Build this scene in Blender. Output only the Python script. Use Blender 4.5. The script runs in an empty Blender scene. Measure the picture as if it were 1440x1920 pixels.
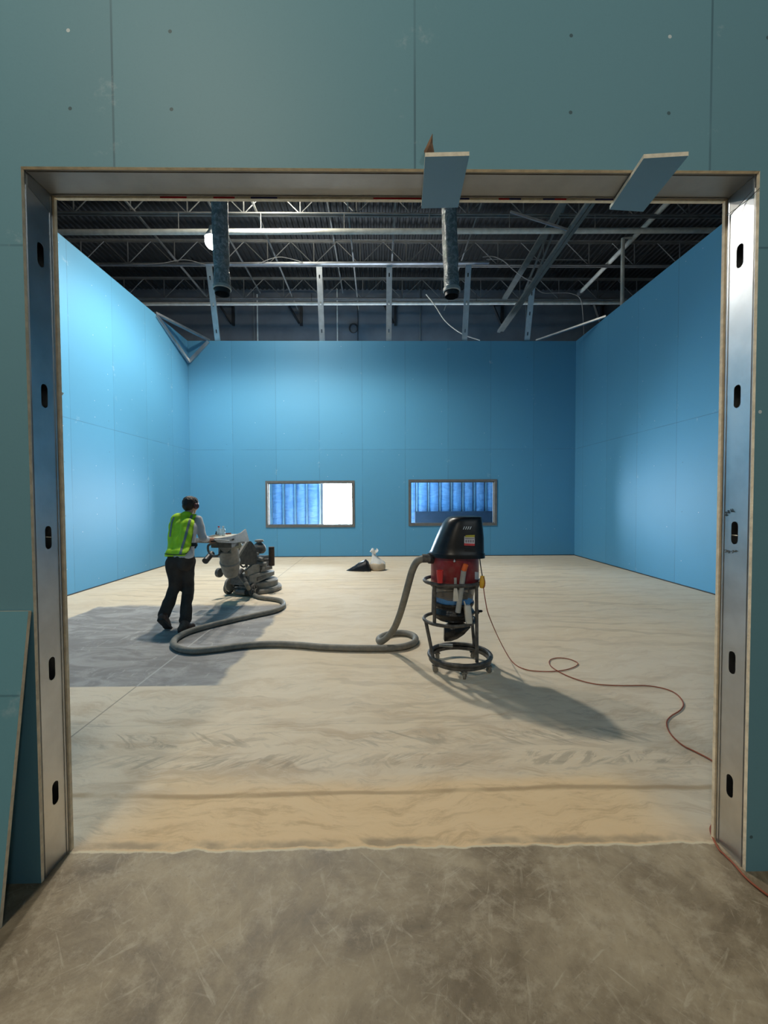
import bpy, bmesh, math, random
from mathutils import Vector as V, Matrix as M, noise as mnoise
from mathutils.geometry import tessellate_polygon
from mathutils.bvhtree import BVHTree
random.seed(7)
SC = bpy.context.scene
COL = SC.collection
PI = math.pi

# ------------------------------------------------------------------ camera
F, PITCH, YAW, ROLL, H = 792.0, 0.0289, 0.0136, -0.0046, 1.62
def cam_rot():
    cy, sy, cp, sp, cr, sr = math.cos(YAW), math.sin(YAW), math.cos(PITCH), math.sin(PITCH), math.cos(ROLL), math.sin(ROLL)
    rz = M(((cy, -sy, 0), (sy, cy, 0), (0, 0, 1)))
    rx = M(((1, 0, 0), (0, cp, -sp), (0, sp, cp)))
    c = M(((1, 0, 0), (0, 0, -1), (0, 1, 0)))
    rr = M(((cr, -sr, 0), (sr, cr, 0), (0, 0, 1)))
    return rr @ c @ rx @ rz
CR = cam_rot()
cam = bpy.data.cameras.new('camera'); co = bpy.data.objects.new('camera', cam); COL.objects.link(co)
cam.sensor_fit = 'HORIZONTAL'; cam.sensor_width = 36; cam.lens = F/1440*36; cam.clip_end = 200; cam.clip_start = 0.05
mw = M((( CR[0][0], -CR[1][0], -CR[2][0]), (CR[0][1], -CR[1][1], -CR[2][1]), (CR[0][2], -CR[1][2], -CR[2][2]))).to_4x4()
mw.translation = (0, 0, H); co.matrix_world = mw
SC.camera = co
def ray(px, py):
    return CR.transposed() @ V(((px-720)/F, (py-960)/F, 1.0))
CAM = V((0, 0, H))
def at(px, py, Y):                       # point of the photograph at distance Y
    d = ray(px, py); return CAM + d*(Y/d.y)
def gr(px, py, z=0.0):                   # point of the photograph at height z
    d = ray(px, py); return CAM + d*((z-H)/d.z)
def atx(px, py, X):
    d = ray(px, py); return CAM + d*(X/d.x)

# ------------------------------------------------------------------ materials
class NT:
    def __init__(s, name):
        s.m = bpy.data.materials.new(name); s.m.use_nodes = True
        s.t = s.m.node_tree; s.t.nodes.clear()
        s.out = s.t.nodes.new('ShaderNodeOutputMaterial')
        s.pos = None
    def put(s, sock, v):
        if isinstance(v, bpy.types.NodeSocket): s.t.links.new(v, sock)
        else:
            try: sock.default_value = v
            except Exception:
                sock.default_value = (*v, 1.0)
    def node(s, ty, ins=None, **kw):
        n = s.t.nodes.new(ty)
        for k, v in kw.items(): setattr(n, k, v)
        for k, v in (ins or {}).items(): s.put(n.inputs[k], v)
        return n
    def mt(s, op, a, b=0.0, c=0.0, clamp=False):
        n = s.node('ShaderNodeMath', {0: a, 1: b, 2: c}, operation=op); n.use_clamp = clamp
        return n.outputs[0]
    def xyz(s):
        if s.pos is None:
            g = s.node('ShaderNodeNewGeometry'); s.pos = g.outputs['Position']
            q = s.node('ShaderNodeSeparateXYZ', {0: s.pos}); s.c = q.outputs
        return s.c[0], s.c[1], s.c[2]
    def vec(s, x, y, z=0.0):
        return s.node('ShaderNodeCombineXYZ', {0: x, 1: y, 2: z}).outputs[0]
    def noise(s, v, scale, detail=4, rough=.55, dist=0.0):
        return s.node('ShaderNodeTexNoise', {'Vector': v, 'Scale': scale, 'Detail': detail, 'Roughness': rough, 'Distortion': dist}).outputs[0]
    def ss(s, v, a, b):
        return s.node('ShaderNodeMapRange', {0: v, 1: a, 2: b, 3: 0.0, 4: 1.0}, interpolation_type='SMOOTHSTEP').outputs[0]
    def mix(s, f, a, b):
        n = s.node('ShaderNodeMix', data_type='RGBA')
        s.put(n.inputs[0], f); s.put(n.inputs[6], a); s.put(n.inputs[7], b)
        return n.outputs[2]
    def bsdf(s, col, rough=.5, metal=0.0, spec=.5, bump=None, bs=.1, bd=.01, **kw):
        ins = {'Base Color': col, 'Roughness': rough, 'Metallic': metal, 'Specular IOR Level': spec}
        ins.update(kw)
        b = s.node('ShaderNodeBsdfPrincipled', ins)
        if bump is not None:
            bn = s.node('ShaderNodeBump', {'Height': bump, 'Strength': bs, 'Distance': bd})
            s.t.links.new(bn.outputs[0], b.inputs['Normal'])
        s.t.links.new(b.outputs[0], s.out.inputs[0])
        return s.m

def c4(c): return (*c, 1.0)
def simple(name, col, rough=.5, metal=0.0, var=.12, scale=8, bump=0.0, bscale=None, spec=.5, dust=None, dust_amt=.4):
    n = NT(name); n.xyz()
    f = n.noise(n.pos, scale, 5)
    a = tuple(min(1, k*(1-var)) for k in col); b = tuple(min(1, k*(1+var)) for k in col)
    cc = n.mix(n.ss(f, .3, .7), c4(a), c4(b))
    if dust:
        cc = n.mix(n.mt('MULTIPLY', n.ss(n.noise(n.pos, scale*2.3, 6), .35, .7), dust_amt), cc, c4(dust))
    bm = n.noise(n.pos, bscale or scale*4, 4) if bump else None
    return n.bsdf(cc, rough, metal, spec, bm, bump, .01)

BLUE = (.10, .335, .545)
def board(name, axis, off, hz, seam=1.2192, screws=.55, col=BLUE, scale_dots=1.0, dark_dots=False):
    """moisture board: sheet joints along one axis, a course joint, screw heads and scuffs"""
    n = NT(name); x, y, z = n.xyz()
    u = x if axis == 'x' else y
    k = n.mt('DIVIDE', n.mt('SUBTRACT', u, off), seam)
    d = n.mt('MULTIPLY', n.mt('ABSOLUTE', n.mt('SUBTRACT', n.mt('FRACT', n.mt('ADD', k, .5)), .5)), seam)
    up = n.mt('GREATER_THAN', z, hz)
    cell = n.node('ShaderNodeTexWhiteNoise', {'Vector': n.vec(n.mt('FLOOR', k), up, 3.0)}, noise_dimensions='3D').outputs[0]
    big = n.noise(n.pos, .9, 4)
    tone = n.mt('ADD', .93, n.mt('ADD', n.mt('MULTIPLY', cell, .09), n.mt('MULTIPLY', big, .06)))
    base = n.node('ShaderNodeMix', {}, data_type='RGBA', blend_type='MULTIPLY'); n.put(base.inputs[0], 1.0)
    n.put(base.inputs[6], c4(col)); n.t.links.new(n.vec(tone, tone, tone), base.inputs[7])
    cc = base.outputs[2]
    fine = n.noise(n.pos, 140, 2)
    cc = n.mix(n.mt('MULTIPLY', n.ss(fine, .5, .8), .12), cc, c4(tuple(q*.7 for q in col)))
    # joints
    ln = n.mt('SUBTRACT', 1.0, n.ss(d, .0025, .006))
    lh = n.mt('SUBTRACT', 1.0, n.ss(n.mt('ABSOLUTE', n.mt('SUBTRACT', z, hz)), .0025, .006))
    j = n.mt('MAXIMUM', ln, lh)
    jn = n.ss(n.noise(n.pos, 1.7, 3), .25, .6)
    cc = n.mix(n.mt('MULTIPLY', j, n.mt('ADD', .10, n.mt('MULTIPLY', jn, .45))), cc, c4((.03, .08, .12)))
    # white dust scuffs by the joints
    near = n.mt('SUBTRACT', 1.0, n.ss(n.mt('MINIMUM', d, n.mt('ABSOLUTE', n.mt('SUBTRACT', z, hz))), .01, .14))
    sc = n.mt('MULTIPLY', near, n.ss(n.noise(n.pos, 5.0, 7, .7), .6, .74))
    cc = n.mix(n.mt('MULTIPLY', sc, .45), cc, c4((.55, .68, .75)))
    # screw heads
    gx, gz = .406, .305
    ku = n.mt('DIVIDE', n.mt('SUBTRACT', u, off+.03), gx); kz = n.mt('DIVIDE', z, gz)
    du = n.mt('MULTIPLY', n.mt('SUBTRACT', n.mt('FRACT', ku), .5), gx); dz = n.mt('MULTIPLY', n.mt('SUBTRACT', n.mt('FRACT', kz), .5), gz)
    dd = n.mt('SQRT', n.mt('ADD', n.mt('MULTIPLY', du, du), n.mt('MULTIPLY', dz, dz)))
    rnd = n.node('ShaderNodeTexWhiteNoise', {'Vector': n.vec(n.mt('FLOOR', ku), n.mt('FLOOR', kz), 1.0)}, noise_dimensions='3D')
    dot = n.mt('MULTIPLY', n.mt('LESS_THAN', dd, .0075*scale_dots), n.mt('GREATER_THAN', rnd.outputs[0], screws))
    hue = n.node('ShaderNodeSeparateColor', {0: rnd.outputs[1]}).outputs[1]
    dc = n.mix(n.mt('GREATER_THAN', hue, .8 if dark_dots else .25), c4((.04, .07, .08)), c4((.75, .82, .85)))
    cc = n.mix(n.mt('MULTIPLY', dot, .75), cc, dc)
    return n.bsdf(cc, .52, 0, .35, n.noise(n.pos, 60, 3), .03, .01)

def floor_mat():
    n = NT('concrete floor'); x, y, z = n.xyz()
    # dust inside the room: streaks swept across the opening
    warp = n.mt('MULTIPLY', n.mt('SUBTRACT', n.noise(n.pos, .8, 4), .5), .8)
    yy = n.mt('ADD', y, warp)
    s1 = n.noise(n.vec(n.mt('MULTIPLY', x, .9), n.mt('MULTIPLY', yy, 4.2), 0), 1.3, 12, .70, .15)
    s2 = n.noise(n.vec(n.mt('MULTIPLY', x, 2.2), n.mt('MULTIPLY', yy, 9.0), 4.0), 1.7, 12, .74, .3)
    s3 = n.noise(n.pos, .45, 5)
    light, mid, tan = c4((.69, .59, .45)), c4((.50, .38, .255)), c4((.60, .47, .31))
    c = n.mix(n.ss(s3, .38, .62), light, c4((.69, .565, .40)))
    nr = n.mt('SUBTRACT', 1.0, n.mt('MULTIPLY', n.ss(y, 2.8, 4.2), .55))
    c = n.mix(n.mt('MULTIPLY', n.mt('MULTIPLY', n.ss(s1, .46, .64), nr), .75), c, mid)
    c = n.mix(n.mt('MULTIPLY', n.mt('MULTIPLY', n.ss(s2, .52, .64), nr), .55), c, c4((.45, .38, .29)))
    c = n.mix(n.mt('MULTIPLY', n.ss(n.mt('SUBTRACT', 1.0, s2), .56, .66), .45), c, c4((.74, .66, .53)))
    # swirls left by sweeping further back
    ring = n.node('ShaderNodeTexWave', {'Vector': n.vec(n.mt('MULTIPLY', x, .5), y, 0), 'Scale': .9, 'Distortion': 14.0, 'Detail': 4.0, 'Detail Scale': .8, 'Detail Roughness': .6}, wave_type='RINGS').outputs[1]
    c = n.mix(n.mt('MULTIPLY', n.mt('MULTIPLY', n.ss(ring, .82, .97), n.ss(s3, .42, .6)), .42), c, c4((.44, .35, .25)))
    # tyre prints: rows of slanted chevrons
    def band(y0, y1):
        e = n.mt('MULTIPLY', n.mt('SUBTRACT', n.noise(n.pos, 2.3, 3), .5), .12)
        q = n.mt('ADD', y, e)
        return n.mt('MULTIPLY', n.ss(q, y0-.02, y0+.02), n.mt('SUBTRACT', 1.0, n.ss(q, y1-.02, y1+.02)))
    ch = n.noise(n.vec(n.mt('MULTIPLY', n.mt('ADD', x, n.mt('MULTIPLY', n.mt('ABSOLUTE', n.mt('SUBTRACT', y, 2.7)), 1.3)), 7.5), n.mt('MULTIPLY', y, 4.5), 0), 1.0, 7, .66, 1.3)
    tr = n.mt('MULTIPLY', n.mt('MAXIMUM', band(2.52, 2.66), band(2.74, 2.92)), n.mt('MULTIPLY', n.ss(ch, .48, .6), n.ss(n.noise(n.pos, 1.1, 4), .36, .56)))
    c = n.mix(n.mt('MULTIPLY', tr, .6), c, c4((.33, .28, .21)))
    # thick tan dust just inside the opening
    e = n.mt('MULTIPLY', n.mt('SUBTRACT', n.noise(n.vec(n.mt('MULTIPLY', x, .8), n.mt('MULTIPLY', y, 2.5), 9.), 1.6, 6), .5), .3)
    xr = n.mt('SUBTRACT', 1.0, n.ss(n.mt('ADD', n.mt('ABSOLUTE', n.mt('SUBTRACT', x, .1)), e), 1.15, 1.55))
    ta = n.mt('SUBTRACT', 1.0, n.ss(n.mt('ADD', y, e), 2.32, 2.5))
    c = n.mix(n.mt('MULTIPLY', n.mt('MULTIPLY', ta, xr), .8), c, n.mix(n.ss(s2, .46, .66), c4((.80, .58, .33)), c4((.62, .43, .23))))
    rid = n.mt('MULTIPLY', n.mt('SUBTRACT', 1.0, n.ss(n.mt('ABSOLUTE', n.mt('SUBTRACT', n.mt('ADD', y, n.mt('MULTIPLY', e, .35)), 2.3)), .006, .03)), n.ss(n.noise(n.vec(x, 0., 0.), 1.1, 3), .36, .5))
    c = n.mix(n.mt('MULTIPLY', rid, .7), c, c4((.36, .25, .14)))
    # ground (clean) rectangle of bare grey concrete
    en = n.mt('MULTIPLY', n.mt('SUBTRACT', n.noise(n.pos, 3.0, 5), .5), .16)
    gx = n.mt('MULTIPLY', n.ss(n.mt('ADD', x, en), -4.32, -4.26), n.mt('SUBTRACT', 1.0, n.ss(n.mt('ADD', x, n.mt('MULTIPLY', en, 1.4)), -1.46, -1.38)))
    gy = n.mt('MULTIPLY', n.ss(n.mt('ADD', y, n.mt('MULTIPLY', en, .12)), 3.66, 3.69), n.mt('SUBTRACT', 1.0, n.ss(n.mt('ADD', y, n.mt('MULTIPLY', en, 2.5)), 6.45, 6.62)))
    gm = n.mt('MULTIPLY', gx, gy)
    gs = n.noise(n.vec(n.mt('ADD', x, n.mt('MULTIPLY', y, .35)), n.mt('MULTIPLY', y, 2.2), 2.), 1.8, 8, .62, 1.2)
    grey = n.mix(n.ss(gs, .40, .64), c4((.205, .20, .20)), c4((.33, .325, .32)))
    grey = n.mix(n.mt('MULTIPLY', n.ss(n.noise(n.vec(n.mt('MULTIPLY', x, 3), y, 5.), 2.2, 8, .7, 2.), .58, .68), .5), grey, c4((.52, .51, .49)))
    c = n.mix(n.mt('MULTIPLY', gm, .93), c, grey)
    # saw cut joints
    def line(v, p, w): return n.mt('SUBTRACT', 1.0, n.ss(n.mt('ABSOLUTE', n.mt('SUBTRACT', v, p)), w*.4, w))
    jl = n.mt('MAXIMUM', line(x, -2.12, .009), n.mt('MAXIMUM', line(y, 8.55, .012), n.mt('MULTIPLY', line(y, 3.02, .006), .3)))
    c = n.mix(n.mt('MULTIPLY', jl, n.mt('ADD', .1, n.mt('MULTIPLY', n.mt('SUBTRACT', 1.0, gm), .5))), c, c4((.17, .145, .115)))
    c = n.mix(n.mt('MULTIPLY', n.mt('MULTIPLY', line(x, -2.12, .012), gm), .6), c, c4((.5, .49, .47)))
    # hall side: worn dark concrete
    h1 = n.noise(n.pos, 1.5, 9, .68, .4); h2 = n.noise(n.pos, 8, 8, .75)
    o = n.mix(n.ss(h1, .36, .64), c4((.18, .138, .088)), c4((.42, .345, .235)))
    o = n.mix(n.mt('MULTIPLY', n.ss(h2, .47, .66), .6), o, c4((.47, .40, .29)))
    o = n.mix(n.mt('MULTIPLY', n.ss(n.noise(n.pos, 3.1, 8, .7), .58, .72), .5), o, c4((.10, .076, .05)))
    o = n.mix(n.mt('MULTIPLY', n.ss(n.noise(n.pos, 55, 3, .6), .6, .75), .35), o, c4((.10, .085, .065)))
    for ang, sx, sy, th, amt, w in ((.6, 5, 36, .63, .42, 3.), (-.8, 4.2, 32, .63, .42, 7.), (1.25, 5, 40, .63, .40, 11.), (-1.25, 3, 26, .645, .40, 15.), (-.25, 6, 40, .65, .3, 19.)):
        ca, sa = math.cos(ang), math.sin(ang)
        ur = n.mt('ADD', n.mt('MULTIPLY', x, ca), n.mt('MULTIPLY', y, sa)); vr = n.mt('SUBTRACT', n.mt('MULTIPLY', y, ca), n.mt('MULTIPLY', x, sa))
        o = n.mix(n.mt('MULTIPLY', n.ss(n.noise(n.vec(n.mt('MULTIPLY', ur, sx), n.mt('MULTIPLY', vr, sy), w), 1.0, 7, .68, .6), th-.05, th+.07), amt), o, c4((.56, .49, .37)))
    edge = n.mt('ADD', y, n.mt('MULTIPLY', n.mt('SUBTRACT', n.noise(n.pos, 9, 6), .5), .05))
    ins = n.ss(edge, 1.915, 1.925)
    c = n.mix(ins, o, c)
    # lip of swept dust at the threshold and dark scrape behind it
    dk = n.mt('MULTIPLY', n.ss(edge, 1.93, 1.94), n.mt('SUBTRACT', 1.0, n.ss(edge, 1.955, 1.99)))
    c = n.mix(n.mt('MULTIPLY', dk, n.mt('MULTIPLY', n.ss(n.noise(n.pos, 4, 4), .35, .6), .6)), c, c4((.24, .20, .15)))
    lip = n.mt('MULTIPLY', line(edge, 1.92, .009), n.ss(n.noise(n.vec(x, 0., 2.), 5, 4), .3, .5))
    c = n.mix(n.mt('MULTIPLY', lip, .85), c, c4((.70, .62, .45)))
    r = n.node('ShaderNodeMapRange', {0: h1, 1: .3, 2: .7, 3: .45, 4: .7}).outputs[0]
    rr = n.mt('ADD', n.mt('MULTIPLY', ins, .25), r)
    bmp = n.mt('ADD', n.mt('MULTIPLY', s2, .35), n.noise(n.pos, 40, 4))
    return n.bsdf(c, n.mt('MINIMUM', rr, .9), 0, .35, bmp, .12, .012)

def glass_mat():
    n = NT('window glass')
    tr = n.node('ShaderNodeBsdfTransparent', {0: c4((.95, .98, .98))}); gl = n.node('ShaderNodeBsdfGlossy', {'Roughness': .02})
    fr = n.node('ShaderNodeFresnel', {'IOR': 1.3})
    mx = n.node('ShaderNodeMixShader'); n.t.links.new(fr.outputs[0], mx.inputs[0]); n.t.links.new(tr.outputs[0], mx.inputs[1]); n.t.links.new(gl.outputs[0], mx.inputs[2])
    n.t.links.new(mx.outputs[0], n.out.inputs[0]); return n.m
def emit(name, col, st):
    n = NT(name); e = n.node('ShaderNodeEmission', {0: c4(col), 1: st}); n.t.links.new(e.outputs[0], n.out.inputs[0]); return n.m
def clear_plastic(name, col, alpha):
    n = NT(name)
    b = n.node('ShaderNodeBsdfPrincipled', {'Base Color': c4(col), 'Roughness': .18}); tr = n.node('ShaderNodeBsdfTransparent')
    mx = n.node('ShaderNodeMixShader', {0: alpha}); n.t.links.new(tr.outputs[0], mx.inputs[1]); n.t.links.new(b.outputs[0], mx.inputs[2])
    n.t.links.new(mx.outputs[0], n.out.inputs[0]); return n.m

def steel_mat(name, base, rough, brush=True, metal=1.0):
    n = NT(name); x, y, z = n.xyz()
    st = n.noise(n.vec(n.mt('MULTIPLY', x, 30), n.mt('MULTIPLY', y, 90), n.mt('MULTIPLY', z, 2.)), 1., 5)
    bl = n.noise(n.pos, 6, 6)
    cc = n.mix(n.ss(bl, .3, .7), c4(tuple(k*.82 for k in base)), c4(base))
    rr = n.mt('ADD', rough-.08, n.mt('MULTIPLY', n.mt('ADD', st, bl), .09))
    return n.bsdf(cc, rr, metal, .5, n.mt('ADD', st, n.mt('MULTIPLY', bl, 2.)), .06, .004)

MT = {}
MT['floor'] = floor_mat()
MT['wall_left'] = board('blue board side', 'y', 7.43, 3.05, screws=.72)
MT['wall_right'] = board('blue board opposite side', 'y', 7.94, 3.05, screws=.8)
MT['wall_back'] = board('blue board end', 'x', -5.32, 3.05, screws=.93)
MT['wall_front'] = board('blue board front', 'x', .157, 2.66, screws=.6, col=(.155, .34, .43), dark_dots=True)
MT['board'] = board('blue board offcut', 'x', 40.3, 90., screws=.86, col=(.135, .31, .50), scale_dots=.4, dark_dots=True)
MT['lean'] = board('blue board loose sheet', 'y', 40., .84, screws=.97, col=(.165, .39, .49))
MT['gypsum'] = simple('gypsum core', (.78, .66, .48), .85, var=.14, scale=25, bump=.3)
MT['white_gypsum'] = simple('white gypsum core', (.82, .78, .66), .85, var=.1, scale=40, bump=.3)
MT['steel'] = steel_mat('galvanised steel', (.60, .615, .63), .36)
MT['header'] = steel_mat('shade-darkened galvanised track', (.34, .34, .335), .5)  # same steel as the jambs, its weaker reflection put into a darker colour
MT['stud'] = steel_mat('galvanised stud', (.60, .63, .66), .42)
MT['joist'] = simple('grey painted joist', (.18, .185, .185), .5, .2, scale=5)
MT['deck'] = simple('grey roof deck', (.016, .018, .020), .6, .2, scale=3)
MT['dark'] = simple('black steel', (.02, .02, .022), .45)
MT['roof_steel'] = simple('dull roof steel', (.13, .15, .155), .5, .2)
MT['pipe'] = simple('white painted pipe', (.62, .62, .58), .45)
MT['far'] = simple('grey concrete panel', (.12, .13, .145), .8, scale=1.5, bump=.1)
MT['shell'] = simple('grey warehouse panel', (.30, .30, .29), .8, scale=1.5)
MT['frame'] = simple('bronze window frame', (.17, .165, .155), .45, .3)
MT['glass'] = glass_mat()
MT['insul'] = None
MT['darkboard'] = simple('dark blue grey panel', (.035, .045, .075), .6)
MT['duct'] = None
MT['black_plastic'] = simple('black plastic hood', (.007, .007, .008), .34, var=.2, spec=.35, dust=(.06, .057, .054), dust_amt=.10)
MT['red'] = simple('red painted canister', (.21, .012, .018), .42, dust=(.25, .16, .13), dust_amt=.2)
MT['red_cup'] = simple('red plastic', (.55, .03, .025), .4)
MT['vac_frame'] = simple('dusty black tube', (.045, .043, .042), .5, .1, dust=(.22, .19, .15), dust_amt=.45)
MT['rubber'] = simple('dusty rubber', (.04, .04, .04), .7, dust=(.25, .22, .18), dust_amt=.5)
MT['caster'] = simple('dusty tan caster', (.22, .19, .15), .6)
MT['cone'] = clear_plastic('cloudy plastic cone', (.14, .13, .12), .72)
MT['blue_tape'] = simple('blue tape', (.05, .19, .42), .5)
MT['bag'] = simple('black bag film', (.007, .007, .008), .32, bump=1.0, bscale=26, spec=.4)
MT['white_plastic'] = simple('off white plastic', (.60, .57, .50), .5)
MT['grey_plastic'] = simple('grey plastic tube', (.36, .36, .34), .5, dust=(.3, .27, .22))
MT['orange'] = simple('orange plastic', (.75, .14, .03), .5)
MT['yellow'] = simple('yellow rubber plug', (.72, .40, .03), .5)
MT['cord'] = simple('orange cord jacket', (.30, .075, .032), .55)
MT['wire'] = simple('grey cable jacket', (.28, .28, .28), .5)
MT['hose'] = simple('dusty grey hose', (.165, .155, .13), .65, var=.1, dust=(.33, .29, .22), dust_amt=.35)
MT['dusty'] = simple('dust covered grey paint', (.20, .197, .183), .65, var=.15, dust=(.33, .30, .25), dust_amt=.5)
MT['dusty_dark'] = simple('dust covered dark steel', (.075, .075, .073), .6, dust=(.24, .22, .19), dust_amt=.4)
MT['shroud'] = simple('dark dusty shroud', (.05, .05, .049), .6, dust=(.16, .15, .13), dust_amt=.4)
MT['engine'] = simple('engine castings', (.11, .11, .11), .5, .4, dust=(.3, .27, .23), dust_amt=.35)
MT['rust'] = simple('rusty muffler', (.045, .03, .022), .7, dust=(.12, .07, .04))
MT['tray'] = simple('dusty beige tray', (.50, .46, .37), .65)
MT['pale'] = simple('pale yellow cap', (.47, .43, .30), .5)
MT['water'] = clear_plastic('clear bottle', (.75, .85, .9), .55)
MT['red_cap'] = simple('red cap', (.6, .03, .03), .4)
MT['white_cap'] = simple('white cap', (.8, .82, .85), .4)
MT['skin'] = simple('skin', (.46, .24, .165), .55, var=.06)
MT['hair'] = simple('dark brown hair', (.02, .011, .008), .6, bump=.5, bscale=120)
MT['shirt'] = simple('pale grey shirt', (.52, .52, .54), .8, var=.06, bump=.3, bscale=14)
MT['vest'] = simple('high visibility yellow mesh', (.50, .78, .01), .7, var=.08, scale=12, bump=.4, bscale=16)
MT['reflect'] = simple('grey reflective tape', (.20, .22, .21), .4)
MT['vest_trim'] = simple('black vest binding', (.015, .015, .015), .8)
MT['trousers'] = simple('charcoal work trousers', (.046, .039, .034), .9, var=.2, bump=.5, bscale=16, spec=.2)
MT['boot'] = simple('brown work boot', (.07, .034, .024), .7, dust=(.2, .16, .12))
MT['sole'] = simple('dark boot sole', (.03, .028, .027), .8)
MT['muff'] = simple('dark red ear cup', (.10, .02, .018), .4)
MT['dust_bag'] = simple('tan dust in plastic', (.52, .42, .30), .6, var=.1, bump=.2)
MT['clear_bag'] = clear_plastic('milky clear bag', (.86, .85, .82), .82)
MT['kraft'] = simple('brown paper', (.27, .16, .10), .85)
MT['ink'] = simple('black marker', (.02, .03, .04), .7)
MT['faint_ink'] = simple('smudged marker', (.12, .14, .15), .7)
MT['white_paint'] = simple('white print', (.7, .7, .7), .5)
MT['red_print'] = simple('red print', (.55, .03, .05), .6)
MT['navy_print'] = simple('navy print', (.05, .06, .22), .6)
MT['sticker_yellow'] = simple('yellow print', (.45, .38, .03), .5)
MT['sticker_white'] = simple('white sticker', (.60, .57, .58), .5)
MT['sticker_red'] = simple('red sticker', (.5, .04, .04), .5)
MT['sticker_grey'] = simple('grey print', (.25, .2, .22), .5)
MT['lamp_white'] = simple('white lamp housing', (.5, .5, .5), .4)
MT['bulb'] = emit('lit lamp lens', (1.0, .96, .88), 25.)
def insul_mat():
    n = NT('blue insulation facing'); x, y, z = n.xyz()
    w = n.noise(n.vec(n.mt('MULTIPLY', x, 1.4), 0., n.mt('MULTIPLY', z, 5.)), 1.6, 5, .6, .8)
    c = n.mix(n.ss(w, .35, .65), c4((.30, .44, .72)), c4((.42, .58, .86)))
    return n.bsdf(c, .55, 0, .4, w, .9, .05)
MT['insul'] = insul_mat()
def duct_mat():
    n = NT('black plastic duct film'); n.xyz()
    w = n.noise(n.pos, 16, 6, .7, 1.0)
    return n.bsdf(n.mix(n.ss(w, .4, .7), c4((.22, .225, .22)), c4((.52, .52, .50))), .24, 0.2, .7, w, 1.0, .04)
MT['duct'] = duct_mat()

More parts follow.
